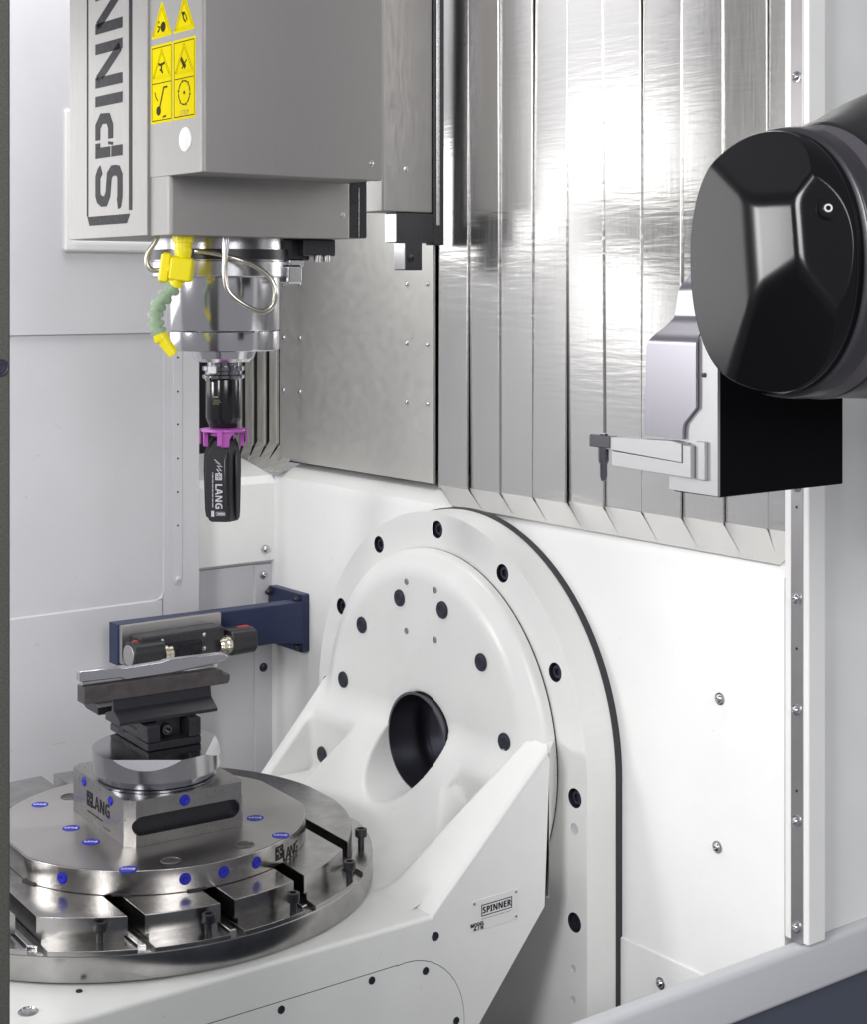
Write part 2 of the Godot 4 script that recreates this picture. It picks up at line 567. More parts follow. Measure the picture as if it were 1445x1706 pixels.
func make_materials() -> void:
	var mottle := noise_tex(3, 0.012, 0.965, 1.0, 512, 4)
	var fine := noise_tex(5, 0.05, 0.75, 1.0, 512, 3)
	var scuffed := scuff_tex(77, 0.93)
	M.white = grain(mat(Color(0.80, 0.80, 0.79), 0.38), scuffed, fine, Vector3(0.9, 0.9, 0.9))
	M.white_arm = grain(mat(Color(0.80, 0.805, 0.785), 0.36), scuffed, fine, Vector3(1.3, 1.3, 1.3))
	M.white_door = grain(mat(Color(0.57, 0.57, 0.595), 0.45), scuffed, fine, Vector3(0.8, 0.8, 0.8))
	M.grey_side = grain(mat(Color(0.79, 0.80, 0.79), 0.45), mottle, fine, Vector3(1.1, 1.1, 1.1))
	var streak := noise_tex(11, 0.02, 0.72, 1.0, 512, 4, Vector2(6.0, 0.25))
	var wave := noise_tex(17, 0.02, 0.0, 1.0, 512, 4, Vector2(0.35, 3.6))
	M.slat = grain(mat(Color(0.71, 0.70, 0.685), 0.27, 1.0), null, streak, Vector3(2.6, 2.6, 2.6))
	bumps(M.slat, wave, 0.30)
	M.sheet = grain(mat(Color(0.64, 0.63, 0.60), 0.55, 0.8), noise_tex(23, 0.008, 0.965, 1.0, 512, 4), fine, Vector3(1.5, 1.5, 1.5))
	M.brushed = grain(mat(Color(0.56, 0.545, 0.54), 0.42, 1.0), null, noise_tex(29, 0.03, 0.8, 1.0, 512, 4, Vector2(3.0, 0.4)), Vector3(3, 3, 3))
	M.chrome = mat(Color(0.66, 0.66, 0.68), 0.15, 1.0)
	M.ground = grain(mat(Color(0.56, 0.55, 0.54), 0.26, 1.0), noise_tex(31, 0.014, 0.8, 1.0, 512, 5), fine, Vector3(5, 5, 5))
	M.table = grain(mat(Color(0.49, 0.478, 0.468), 0.27, 1.0), noise_tex(37, 0.012, 0.84, 1.0, 512, 5), fine, Vector3(4, 4, 4))
	M.steel_box = grain(mat(Color(0.42, 0.41, 0.40), 0.34, 1.0), noise_tex(41, 0.012, 0.94, 1.0, 512, 4), fine, Vector3(5, 5, 5))
	M.alu = mat(Color(0.46, 0.455, 0.465), 0.46, 0.85)
	M.bent = mat(Color(0.30, 0.29, 0.32), 0.34, 1.0)
	M.black_oxide = grain(mat(Color(0.020, 0.020, 0.025), 0.34), null, fine, Vector3(9, 9, 9))
	M.black_gloss = mat(Color(0.002, 0.002, 0.003), 0.2)
	M.black_gloss.metallic_specular = 0.40
	M.black_satin = mat(Color(0.004, 0.004, 0.005), 0.5)
	M.black_satin.metallic_specular = 0.12
	M.rubber = mat(Color(0.030, 0.030, 0.036), 0.6)
	M.dark_screw = mat(Color(0.028, 0.029, 0.046), 0.42, 0.3)
	M.screw_steel = mat(Color(0.55, 0.55, 0.57), 0.22, 1.0)
	M.grey_ring = mat(Color(0.070, 0.062, 0.074), 0.5)
	M.blue_paint = grain(mat(Color(0.011, 0.020, 0.070), 0.42), mottle, fine, Vector3(6, 6, 6))
	M.blue_plug = mat(Color(0.016, 0.018, 0.40), 0.5)
	M.blue_grey = mat(Color(0.055, 0.065, 0.095), 0.5)
	M.rail = mat(Color(0.52, 0.53, 0.55), 0.36)
	M.frame_dark = grain(mat(Color(0.075, 0.078, 0.066), 0.6), noise_tex(47, 0.09, 0.7, 1.0, 512, 3), null, Vector3(9, 9, 9))
	M.yellow = mat(Color(0.93, 0.79, 0.0), 0.36)
	M.green = mat(Color(0.30, 0.42, 0.27), 0.4)
	M.purple = mat(Color(0.46, 0.10, 0.46), 0.42)
	M.label_yellow = mat(Color(0.80, 0.66, 0.0), 0.6)
	M.label_yellow.metallic_specular = 0.12
	M.label_black = mat(Color(0.035, 0.025, 0.004), 0.45)
	M.label_faded = mat(Color(0.50, 0.36, 0.02), 0.5)
	M.ink = grain(mat(Color(0.030, 0.030, 0.036), 0.4), noise_tex(53, 0.03, 0.7, 1.0, 256, 3), null, Vector3(12, 12, 12))
	M.ink.metallic_specular = 0.2
	M.label_black.metallic_specular = 0.15
	M.print_white = mat(Color(0.62, 0.62, 0.66), 0.5)
	M.print_grey = mat(Color(0.20, 0.20, 0.23), 0.5)
	M.white_plug = mat(Color(0.85, 0.85, 0.85), 0.3)
	M.bar_grey = grain(mat(Color(0.13, 0.115, 0.12), 0.45, 0.5), noise_tex(59, 0.02, 0.8, 1.0, 256, 4), null, Vector3(8, 8, 8))
	M.acrylic = mat(Color(0.97, 0.97, 0.98), 0.03)
	M.acrylic.albedo_color.a = 0.06
	M.acrylic.transparency = BaseMaterial3D.TRANSPARENCY_ALPHA
	M.acrylic.refraction_enabled = true
	M.acrylic.refraction_scale = 0.049
	M.red_label = mat(Color(0.55, 0.03, 0.02), 0.4)
	M.housing = mat(Color(0.7, 0.7, 0.7), 0.5)
	M.void = mat(Color(0.03, 0.03, 0.035), 0.7)  # near-black colour that stands in for the shade of the open recess
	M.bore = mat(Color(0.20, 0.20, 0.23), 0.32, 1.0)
	M.floor = mat(Color(0.10, 0.105, 0.12), 0.6)

	M.slat_skirt = mat(Color(0.62, 0.615, 0.60), 0.42, 0.55)
	M.slat_recess_lit = grain(mat(Color(0.60, 0.59, 0.55), 0.5, 0.35), noise_tex(67, 0.02, 0.82, 1.0, 256, 4), null, Vector3(6, 1.5, 6))  # steel made paler and less metallic in place of light in the recess
	M.screw_small = mat(Color(0.30, 0.30, 0.31), 0.4, 0.6)
	M.plate = mat(Color(0.74, 0.73, 0.73), 0.4)
	M.chrome_dull = mat(Color(0.60, 0.60, 0.62), 0.22, 1.0)
	M.chrome_dark = mat(Color(0.26, 0.26, 0.29), 0.16, 1.0)
	M.turned = mat(Color(0.57, 0.55, 0.53), 0.28, 1.0)
	M.turned.anisotropy_enabled = true
	M.turned.anisotropy = 0.75
	M.pallet = grain(mat(Color(0.58, 0.56, 0.54), 0.25, 1.0), noise_tex(71, 0.012, 0.88, 1.0, 512, 5), fine, Vector3(4, 4, 4))
	M.vise_spindle = mat(Color(0.12, 0.12, 0.13), 0.25, 0.9)
	M.brass_steel = mat(Color(0.62, 0.58, 0.48), 0.25, 1.0)
	M.gold_print = mat(Color(0.35, 0.30, 0.18), 0.5)
	M.tip_dark = mat(Color(0.13, 0.125, 0.14), 0.32, 1.0)
	M.chrome_mid = mat(Color(0.42, 0.41, 0.42), 0.16, 1.0)
	M.silver = mat(Color(0.64, 0.64, 0.66), 0.2, 1.0)
	M.hole_grey = mat(Color(0.13, 0.125, 0.12), 0.45, 0.8)
	M.head = M.brushed.duplicate()
	M.head.albedo_color = Color(0.345, 0.335, 0.327).linear_to_srgb()
	M.head.metallic = 0.6
	M.head.roughness = 0.56
	M.black_shank = mat(Color(0.012, 0.011, 0.014), 0.16)
	M.black_blade = mat(Color(0.018, 0.018, 0.022), 0.38)
	M.black_plastic = mat(Color(0.007, 0.007, 0.009), 0.33)
	M.hose_steel = mat(Color(0.62, 0.59, 0.52), 0.22, 1.0)
	M.hose_beige = mat(Color(0.55, 0.52, 0.44), 0.3, 0.8)
	M.strip = grain(mat(Color(0.46, 0.44, 0.45), 0.36, 0.9), mottle, null, Vector3(4, 4, 4))
	var st := mb()   # flush black socket-head screw, axis y, 1 m = 1 m
	lathe(st, [Vector2(0.0102, -0.001), Vector2(0.0098, 0.0008), Vector2(0.0088, 0.0010), Vector2(0.0080, 0.0005), Vector2(0.0072, 0.0006), Vector2(0.0066, 0.0012), Vector2(0.0044, 0.0012), Vector2(0.0040, 0.0003), Vector2(0.0, 0.0003)], Transform3D.IDENTITY, 24)
	socket_plug = st.commit()
	st = mb()   # button-head screw with a washer
	lathe(st, [Vector2(0.0080, 0.0), Vector2(0.0078, 0.0016), Vector2(0.0058, 0.0018), Vector2(0.0052, 0.004), Vector2(0.0036, 0.0055), Vector2(0.002, 0.0058), Vector2(0.002, 0.0035), Vector2(0.0, 0.0035)], Transform3D.IDENTITY, 20)
	round_screw = st.commit()
	st = mb()
	lathe(st, [Vector2(0.0019, -0.001), Vector2(0.0017, 0.0004), Vector2(0.0, 0.0003)], Transform3D.IDENTITY, 12)
	pin_hole = st.commit()
	st = mb()
	lathe(st, [Vector2(0.0088, -0.002), Vector2(0.0085, 0.0003), Vector2(0.0070, 0.0001), Vector2(0.0062, 0.0019), Vector2(0.004, 0.0019), Vector2(0.0024, 0.0003), Vector2(0.0, 0.0002)], Transform3D.IDENTITY, 24)
	blue_plug = st.commit()
	sans = SystemFont.new()
	sans.font_names = PackedStringArray(["Droid Sans"])
	sans.font_weight = 700

func _ready() -> void:
	# ---------------- camera, air, lamps
	var cam := Camera3D.new()
	cam.name = "camera"
	add_child(cam)
	cam.position = Vector3(1.925, 0.733, 0.948)
	cam.rotation = Vector3(0, deg_to_rad(53.0), 0)
	cam.set_frustum(0.031593, Vector2(0, -0.006907), 0.05, 60.0)
	cam.current = true
	var we := WorldEnvironment.new()
	we.name = "environment"
	var env := Environment.new()
	env.background_mode = Environment.BG_COLOR
	env.background_color = Color(0.30, 0.30, 0.32).linear_to_srgb()
	env.tonemap_mode = Environment.TONE_MAPPER_LINEAR
	env.tonemap_exposure = 1.0
	env.sdfgi_enabled = true
	env.ssao_enabled = true
	env.ssil_enabled = true
	we.environment = env
	add_child(we)
	make_materials()
	lamp_panel("key_light", "large soft white lamp outside the machine beside the camera", Vector3(1.45, 1.30, 1.95), Vector3(0.2, 0.1, -0.45), Vector2(0.8, 0.8), 6.6, 6.6)
	lamp_panel("front_light", "small soft white lamp standing in front of the machine door", Vector3(-0.47, 0.87, 1.62), Vector3(0.9, 0.76, -0.1), Vector2(0.40, 0.36), 6.5, 9.0)
	lamp_panel("door_light", "wide white work lamp on the left machine door", Vector3(-0.485, 0.855, 0.265), Vector3(0.5, 0.855, 0.265), Vector2(0.46, 0.54), 0.29, 0.8)
	lamp_panel("added_slat_light", "small added lamp hidden behind the spindle head that brightens the slats", Vector3(-0.485, 0.905, -0.255), Vector3(0.5, 0.905, -0.255), Vector2(0.20, 0.19), 0.75, 1.6)  # added lamp, out of view, to whiten the reflections in the slats
	lamp_panel("added_side_fill", "wide soft added fill lamp outside the machine to the right of the camera", Vector3(2.9, 1.5, 0.6), Vector3(0.4, 0.4, -0.4), Vector2(0.9, 0.9), 2.6, 2.6)  # added fill lamp that brightens the faces turned to +x
	lamp_panel("ceiling_light", "long white lamp under the machine ceiling", Vector3(-0.15, 1.74, -0.1), Vector3(-0.15, 0.0, -0.1), Vector2(0.5, 0.5), 3.2, 2.4)
	build_room()
	build_covers()
	build_trunnion()
	build_table()
	build_fixture()
	build_setter()
	build_head()
	build_opening()
	build_robot()

# ------------------------------------------------------------------ setting
func build_room() -> void:
	var wb := setting("wall_back", Vector3(0, -0.45, -0.60))
	var st := mb()
	prism(st, pv([-0.555, -0.45, -0.555, 0.385, -0.562, 0.399, -0.66, 0.43, -0.68, 0.43, -0.68, -0.45]), -0.55, 0.6295, 0.0, Transform3D(ZY, Vector3.ZERO))
	part("wall_sheet", st, M.white, wb)
	st = mb()
	box(st, Vector3(-1.0, 0.40, -0.74), Vector3(0.70, 1.80, -0.70))
	part("cover_backing", st, M.void, wb)
	st = mb()
	box(st, Vector3(0.325, -0.45, -0.5556), Vector3(0.628, -0.132, -0.5520), 0.0015)
	part("lower_sheet", st, M.white, wb)
	for p in [Vector3(0.5259, 0.2208, -0.555), Vector3(0.5218, 0.0347, -0.555), Vector3(0.4253, -0.1678, -0.552), Vector3(0.341, -0.1629, -0.552)]:
		piece("screw", round_screw, M.screw_steel, wb, p, ON_Z)

	var wl := setting("wall_left", Vector3(-0.52, -0.45, 0.4))
	st = mb()
	box(st, Vector3(-0.535, -0.45, -0.381), Vector3(-0.504, 1.76, 0.62))
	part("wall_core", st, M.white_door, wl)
	st = mb()
	box(st, Vector3(-0.506, -0.45, -0.3835), Vector3(-0.5, 0.6545, -0.316), 0.0015)
	part("stile", st, M.white_door, wl)
	st = mb()
	box(st, Vector3(-0.506, -0.45, -0.3155), Vector3(-0.5, 0.2155, 0.62), 0.0035)
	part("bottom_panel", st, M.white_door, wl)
	st = mb()
	var fil := pv([-0.3165, 0.2150])
	fil.append_array(arc(Vector2(-0.3020, 0.2290), 0.0140, 270, 180, 8))
	prism(st, fil, -0.506, -0.5003, 0.001, Transform3D(ZY, Vector3.ZERO))
	part("rounded_corner", st, M.white_door, wl)
	st = mb()
	box(st, Vector3(-0.506, 0.658, -0.3835), Vector3(-0.499, 1.76, 0.62), 0.0018)
	part("top_panel", st, M.white_door, wl)
	st = mb()
	prism(st, rrect(Vector2(-0.3505, 0.236), Vector2(-0.3335, 0.652), 0.008), -0.5005, -0.4982, 0.0008, Transform3D(ZY, Vector3.ZERO))
	part("cover_strip", st, M.white_door, wl)
	for y in [0.617, 0.560, 0.505, 0.448, 0.392, 0.336]:
		piece("pin_hole", pin_hole, M.dark_screw, wl, Vector3(-0.4980, y, -0.3415), ON_X)
	piece("screw", round_screw, M.white_door, wl, Vector3(-0.4982, 0.2455, -0.3415), ON_X * Basis.from_scale(Vector3(0.75, 0.5, 0.75)))

	var wc := setting("wall_corner", Vector3(-0.57, -0.45, -0.47))
	st = mb()
	box(st, Vector3(-0.585, -0.45, -0.556), Vector3(-0.552, 0.245, -0.36), 0.001)
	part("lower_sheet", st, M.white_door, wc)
	st = mb()
	prism(st, pv([-0.541, 0.262, -0.541, 0.388, -0.552, 0.401, -0.70, 0.43, -0.70, 0.246, -0.549, 0.246, -0.541, 0.252]), -0.557, -0.372, 0.001, Transform3D(Basis(Vector3(1, 0, 0), Vector3(0, 1, 0), Vector3(0, 0, 1)), Vector3.ZERO))
	part("ledge_sheet", st, M.white, wc)
	st = mb()
	box(st, Vector3(-0.556, -0.45, -0.5555), Vector3(-0.5475, 0.244, -0.520), 0.0012)
	part("corner_strip", st, M.white_door, wc)
	for y in [0.272, 0.226]:
		piece("screw", round_screw, M.screw_steel, wc, Vector3(-0.540 if y > 0.25 else -0.5475, y, -0.537), ON_X)
	piece("screw", round_screw, M.dark_screw, wc, Vector3(-0.5475, 0.062, -0.537), ON_X)
	st = mb()
	box(st, Vector3(-0.98, -0.45, -0.72), Vector3(-0.94, 1.76, -0.30))
	part("void_shade_sheet", st, M.void, wc)  # dark sheet put in for the shade behind the narrow slats

	var fl := setting("floor", Vector3(0.1, -0.48, 0.2))
	st = mb()
	box(st, Vector3(-1.0, -0.52, -1.4), Vector3(0.66, -0.45, 1.3))
	part("floor_plate", st, M.floor, fl)
	var ce := setting("ceiling", Vector3(0.1, 1.78, 0.2))
	st = mb()
	box(st, Vector3(-1.0, 1.81, -0.74), Vector3(0.70, 1.86, 0.9))
	part("ceiling_plate", st, M.white_door, ce)

# ------------------------------------------------------------------ sheet covers of the back wall
func build_covers() -> void:
	var tc := thing("telescopic_cover", "wide telescopic cover of ten upright polished steel slats on the back wall", "machine cover", Vector3(0.25, 0.43, -0.64))
	var pitch := 0.0728
	for i in 10:
		var x0 := -0.123 + pitch * i
		var zf := -0.606 - 0.0034 * i
		var yb := 0.401 + (-0.562 - zf) * 0.30
		var st := mb()
		var lean: float = deg_to_rad([0.5, -0.7, 0.3, -0.5, 0.8, -0.2, 0.6, -0.6, 0.2, 0.7][i])
		var tip: float = deg_to_rad([-0.2, 0.25, 0.1, -0.3, 0.2, 0.35, -0.15, 0.1, 0.3, -0.1][i])
		var turned := Transform3D(Basis(Vector3.UP, lean) * Basis(Vector3.RIGHT, tip), Vector3(x0 + pitch / 2.0, 0.8, zf - 0.002))
		box(st, Vector3(-pitch / 2.0 + 0.0008, yb - 0.798, -0.002), Vector3(pitch / 2.0 + 0.0012, 0.94, 0.002), 0.0009, turned)
		var s := part("slat", st, M.slat, tc)
		var fs := mb()
		var e := 0.0005 * (10 - i)
		var sh := 0.10
		var a := Vector3(x0, yb + 0.003 + e, zf - 0.001)
		var b := Vector3(x0 + pitch, yb + 0.003 + e, zf - 0.001)
		var c := Vector3(minf(x0 + pitch + sh, 0.618), 0.3995 + e * 0.6, -0.5600 + e * 0.5)
		var d := Vector3(minf(x0 + sh, 0.616), 0.3995 + e * 0.6, -0.5600 + e * 0.5)
		var nn := (b - a).cross(d - a).normalized()
		if nn.y < 0.0: nn = -nn
		quad(fs, a, b, c, d, nn)
		var dn := Vector3(0, -0.0016, 0.0006)
		quad(fs, d, c, c + dn, d + dn, Vector3(0, -0.3, 0.95))
		quad(fs, b, c, c + dn, b + dn, Vector3(1, 0, 0))
		part("skirt", fs, M.slat_skirt, s)

	var ts := thing("telescopic_cover", "narrow telescopic cover of steel slats behind the hanging black tool", "machine cover", Vector3(-0.70, 0.43, -0.64))
	for i in 6:
		var x1 := -0.603 - 0.031 * i
		var zf := -0.655 + 0.008 * i
		var st := mb()
		box(st, Vector3(x1 - 0.032, 0.436, zf - 0.004), Vector3(x1, 1.74, zf), 0.0015)
		box(st, Vector3(x1 - 0.008, 0.436, zf - 0.004), Vector3(x1, 1.74, zf + 0.003), 0.0015)
		var s := part("slat", st, M.slat_recess_lit, ts)
		var fs := mb()
		var e := 0.0015 * (6 - i)
		var a := Vector3(x1 - 0.031, 0.438 + e, zf)
		var b := Vector3(x1, 0.438 + e, zf)
		var c := Vector3(x1 + 0.085, 0.402 + e, -0.556)
		var d := Vector3(x1 + 0.054, 0.402 + e, -0.556)
		quad(fs, a, b, c, d, Vector3(0, 0.9, 0.43))
		quad(fs, d, c, c + Vector3(0, -0.003, 0), d + Vector3(0, -0.003, 0), Vector3(0, 0, 1))
		part("skirt", fs, M.slat_recess_lit, s)

	var cp := thing("cover_plate", "plain grey steel cover plate with twelve small rivets", "machine cover", Vector3(-0.36, 0.42, -0.60))
	var st := mb()
	box(st, Vector3(-0.592, 0.4225, -0.604), Vector3(-0.1275, 1.74, -0.598), 0.001)
	part("sheet", st, M.sheet, cp)
	st = mb()
	lathe(st, [Vector2(0.0042, 0.0), Vector2(0.0040, 0.0015), Vector2(0.0026, 0.0030), Vector2(0.0, 0.0036)], Transform3D.IDENTITY, 16)
	var rivet := st.commit()
	for y in [0.7395, 0.6435, 0.5485]:
		for x in [-0.5774, -0.5227, -0.198, -0.142]:
			piece("rivet", rivet, M.screw_steel, cp, Vector3(x, y, -0.598), ON_Z)

	var gc := thing("column_cover", "tall rounded steel guide cover between the head and the slats", "machine cover", Vector3(-0.105, 0.85, -0.52))
	st = mb()
	var pl := rrect(Vector2(-0.145, -0.566), Vector2(-0.085, -0.470), 0.006)
	prism(st, pl, 0.8495, 1.74, 0.0, Transform3D(XZ, Vector3.ZERO), 0.002)
	part("cover_shell", st, M.head, gc)
	st = mb()
	box(st, Vector3(-0.110, 0.800, -0.590), Vector3(-0.0865, 1.74, -0.5685), 0.0015)
	part("edge_strip", st, M.black_oxide, gc)
	st = mb()
	box(st, Vector3(-0.090, 0.83, -0.5805), Vector3(-0.0850, 1.74, -0.5735), 0.0012)
	part("bright_seal", st, M.screw_steel, gc)
	piece("screw", round_screw, M.screw_steel, gc, Vector3(-0.085, 0.915, -0.512), ON_X * Basis.from_scale(Vector3(0.5, 0.4, 0.5)))

	var sb := thing("switch_bracket", "black T-shaped bracket under the steel guide cover", "bracket", Vector3(-0.10, 0.76, -0.53))
	st = mb()
	prism(st, pv([-0.497, 0.849, -0.497, 0.803, -0.5135, 0.803, -0.5135, 0.7605, -0.5465, 0.7605, -0.5465, 0.803, -0.5685, 0.803, -0.5685, 0.849]), -0.115, -0.0875, 0.0012, Transform3D(ZY, Vector3.ZERO))
	part("bracket_plate", st, M.black_oxide, sb)
	piece("screw", round_screw, M.black_oxide, sb, Vector3(-0.0875, 0.779, -0.5245), ON_X * Basis.from_scale(Vector3(0.8, 0.8, 0.8)))
	st = mb()
	prism(st, pv([-0.4965, 0.846, -0.4965, 0.804, -0.495, 0.804, -0.495, 0.846]), -0.115, -0.0868, 0.0, Transform3D(ZY, Vector3.ZERO))
	prism(st, pv([-0.5130, 0.802, -0.5130, 0.762, -0.5118, 0.762, -0.5118, 0.802]), -0.115, -0.0868, 0.0, Transform3D(ZY, Vector3.ZERO))
	part("bright_edge", st, M.screw_steel, sb)

# ------------------------------------------------------------------ swivel unit
func build_trunnion() -> void:
	var tf := thing("swivel_flange", "white arched flange plate bolted to the back wall behind the swivel arm", "machine part", Vector3(0.025, -0.45, -0.52))
	var c := Vector2(0.025, 0.079)
	var pl := arc(c, 0.3235, 0, 180, 64)
	pl.append_array(pv([-0.2985, -0.45, 0.3485, -0.45]))
	var st := mb()
	var body := CSGCombiner3D.new()
	body.name = "plate"
	tf.add_child(body)
	body.position = -tf.position
	var cp := CSGPolygon3D.new()
	cp.name = "plate_body"
	cp.polygon = pl
	cp.depth = 0.052
	cp.material = M.white_arm
	cp.position = Vector3(0, 0, -0.493)
	body.add_child(cp)
	var big := [Vector2(-0.1285, 0.3365), Vector2(0.0223, 0.3776), Vector2(0.1738, 0.3344), Vector2(0.2853, 0.217), Vector2(-0.2336, 0.2244), Vector2(0.3245, 0.0577), Vector2(0.3238, -0.1071)]
	for b in big:
		var h := CSGCylinder3D.new()
		h.name = "bolt_hole"
		h.radius = 0.0130
		h.height = 0.05
		h.sides = 28
		h.operation = CSGShape3D.OPERATION_SUBTRACTION
		h.material = M.dark_screw
		h.rotation.x = PI / 2
		h.position = Vector3(b.x, b.y, -0.482)
		body.add_child(h, true)
	var hub := CSGCylinder3D.new()
	hub.name = "hub_bore"
	hub.radius = 0.0735
	hub.height = 0.2
	hub.sides = 64
	hub.operation = CSGShape3D.OPERATION_SUBTRACTION
	hub.material = M.white_arm
	hub.rotation.x = PI / 2
	hub.position = Vector3(0.031, 0.073, -0.5)
	body.add_child(hub)
	for b in [Vector2(0.3238, 0.0169), Vector2(0.3214, -0.1691), Vector2(0.3214, -0.2105)]:
		var h := CSGCylinder3D.new()
		h.name = "pin_hole"
		h.radius = 0.0075 if b.y > 0 else 0.005
		h.height = 0.02
		h.sides = 20
		h.operation = CSGShape3D.OPERATION_SUBTRACTION
		h.material = M.white_door
		h.rotation.x = PI / 2
		h.position = Vector3(b.x, b.y, -0.485)
		body.add_child(h, true)
	st = mb()
	lathe(st, [Vector2(0.0078, -0.010), Vector2(0.0078, -0.001), Vector2(0.0068, 0.0), Vector2(0.004, 0.0), Vector2(0.004, -0.004), Vector2(0.0, -0.004)], Transform3D.IDENTITY, 20)
	var head := st.commit()
	for b in big:
		piece("socket_screw", head, M.dark_screw, tf, Vector3(b.x, b.y, -0.4965), ON_Z * Basis.from_scale(Vector3(1.25, 1, 1.25)))
	# dark rubber seal between plate and wall
	st = mb()
	var sl := arc(c, 0.3252, 0, 180, 64)
	sl.append_array(pv([-0.3002, -0.44, 0.3502, -0.44]))
	prism(st, sl, -0.5555, -0.5445, 0.0, Transform3D.IDENTITY)
	part("seal", st, M.rubber, tf)

	var ta := thing("swivel_unit", "white cast swivel arm with a round bore that carries the rotary table", "machine part", Vector3(0.02, -0.35, -0.1))
	st = surface_net(arm_field, Vector3(-0.272, -0.052, -0.4925), Vector3(0.3118, 0.366, -0.205), 0.0046)
	var web := part("web", st, M.white_arm, ta)
	st = mb()
	prism(st, pv([-0.4405, 0.1385, -0.446, 0.118, -0.437, -0.071, -0.329, -0.193, -0.19, -0.35, 0.45, -0.35, 0.45, -0.037, -0.247, -0.037]), 0.303, 0.335, 0.0065, Transform3D(ZY, Vector3.ZERO), 0.0, 10.0)
	var sp := part("side_plate", st, M.white_arm, ta)
	st = mb()
	prism(st, pv([-0.425, -0.038, -0.425, -0.092, -0.329, -0.197, -0.19, -0.349, 0.448, -0.349, 0.448, -0.0378, -0.35, -0.0378]), -0.3, 0.306, 0.0, Transform3D(ZY, Vector3.ZERO))
	part("beam", st, M.white_arm, ta)
	st = mb()
	lathe(st, [Vector2(0.268, -0.4925), Vector2(0.268, -0.488)], Transform3D(ON_Z, Vector3(0.024, 0.081, 0)), 72)
	part("gap_ring", st, M.rubber, ta)
	st = mb()
	lathe(st, [Vector2(0.2672, -0.4926), Vector2(0.2672, -0.4785), Vector2(0.2370, -0.4605), Vector2(0.1200, -0.4605)], Transform3D(ON_Z, Vector3(0.024, 0.081, 0)), 96)
	part("hub_disc", st, M.white_arm, ta)
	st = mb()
	bore_rings(st)
	part("bore_rings", st, M.bore, ta)
	for b in [Vector3(-0.0244, 0.2738, -0.458), Vector3(0.0813, 0.2727, -0.458), Vector3(-0.1234, 0.2173, -0.458), Vector3(0.1705, 0.2144, -0.458), Vector3(0.2215, 0.1151, -0.458), Vector3(-0.1745, 0.1238, -0.458), Vector3(-0.1916, 0.0079, -0.4298), Vector3(0.2080, 0.0035, -0.4298)]:
		piece("socket_screw", socket_plug, M.dark_screw, web, b + Vector3(0, 0, 0.0016), ON_Z * Basis.from_scale(Vector3(1.25, 1, 1.25)))
	for b in [Vector3(-0.0077, 0.3002, -0.458), Vector3(0.0628, 0.2983, -0.458), Vector3(-0.0077, 0.2276, -0.458), Vector3(0.0628, 0.2266, -0.458)]:
		piece("small_screw", socket_plug, M.screw_small, web, b + Vector3(0, 0, 0.0003), ON_Z * Basis.from_scale(Vector3(0.48, 0.6, 0.48)))
	st = mb()
	lathe(st, [Vector2(0.0058, -0.001), Vector2(0.0055, 0.0007), Vector2(0.0042, 0.0003), Vector2(0.0, 0.0002)], Transform3D.IDENTITY, 18)
	var dimple := st.commit()
	piece("side_screw", dimple, M.dark_screw, sp, Vector3(0.3352, -0.0640, -0.2527), ON_X)
	# shoulder that runs from the side plate back to the rim of the disc
	st = mb()
	var ys := []
	for k in 25: ys.append(lerpf(0.128, -0.060, k / 24.0))
	for k in 24:
		var q := []
		for y in [ys[k], ys[k + 1]]:
			var rim := Vector3(0.024 + sqrt(0.2675 * 0.2675 - (y - 0.081) * (y - 0.081)), y, -0.4890)
			q.append([Vector3(0.3335, y, -0.4400), rim, Vector3(0.3040, y, -0.4400)])
		var nn: Vector3 = ((q[1][0] - q[0][0]) as Vector3).cross(q[0][1] - q[0][0]).normalized()
		if nn.x < 0.0: nn = -nn
		quad(st, q[0][0], q[0][1], q[1][1], q[1][0], nn)
		quad(st, q[0][2], q[0][1], q[1][1], q[1][2], -nn)
		if k == 0: tri(st, q[0][0], q[0][1], q[0][2], Vector3.UP)
		if k == 23: tri(st, q[1][0], q[1][1], q[1][2], Vector3.DOWN)
	part("shoulder", st, M.white_arm, sp, Vector3.ZERO)
	# flat cover of the beam with its thin dark joint
	var cov := pv([0.44, -0.0845, -0.195, -0.0845])
	cov.append_array(arc(Vector2(-0.207, -0.176), 0.0915, 82, 180, 12))
	cov.append_array(pv([-0.2985, -0.34, 0.44, -0.34]))
	st = mb()
	prism(st, cov, 0.3345, 0.3354, 0.0, Transform3D(ZY, Vector3.ZERO))
	part("cover_joint", st, M.rubber, sp, Vector3.ZERO)
	var cin := PackedVector2Array()
	for q in Geometry2D.offset_polygon(cov, -0.0008)[0]: cin.append(q)
	st = mb()
	prism(st, cin, 0.3346, 0.3362, 0.0004, Transform3D(ZY, Vector3.ZERO))
	part("beam_cover", st, M.white_arm, sp, Vector3.ZERO)
	for b in [Vector2(-0.1564, -0.0930), Vector2(-0.2368, -0.1020), Vector2(-0.2850, -0.1760), Vector2(-0.03, -0.0940)]:
		piece("side_screw", dimple, M.dark_screw, sp, Vector3(0.3364, b.y, b.x), ON_X * Basis.from_scale(Vector3(0.85, 0.9, 0.85)))
	st = mb()
	prism(st, pv([-0.3098, -0.0345, -0.3860, -0.0345, -0.3860, -0.0735, -0.3098, -0.0735]), 0.3348, 0.3358, 0.0003, Transform3D(ZY, Vector3.ZERO))
	var np := part("name_plate", st, M.plate, sp, Vector3.ZERO)
	var xb := Basis(Vector3(0, 0, -1), Vector3(0, 1, 0), Vector3(1, 0, 0))
	np_words(np, "SPINNER", 0.0078, Vector3(0.3361, -0.0492, -0.3505), xb)
	np_words(np, "MODEL", 0.0024, Vector3(0.3361, -0.0648, -0.3190), xb)
	np_words(np, "S / N", 0.0024, Vector3(0.3361, -0.0700, -0.3215), xb)
	st = mb()
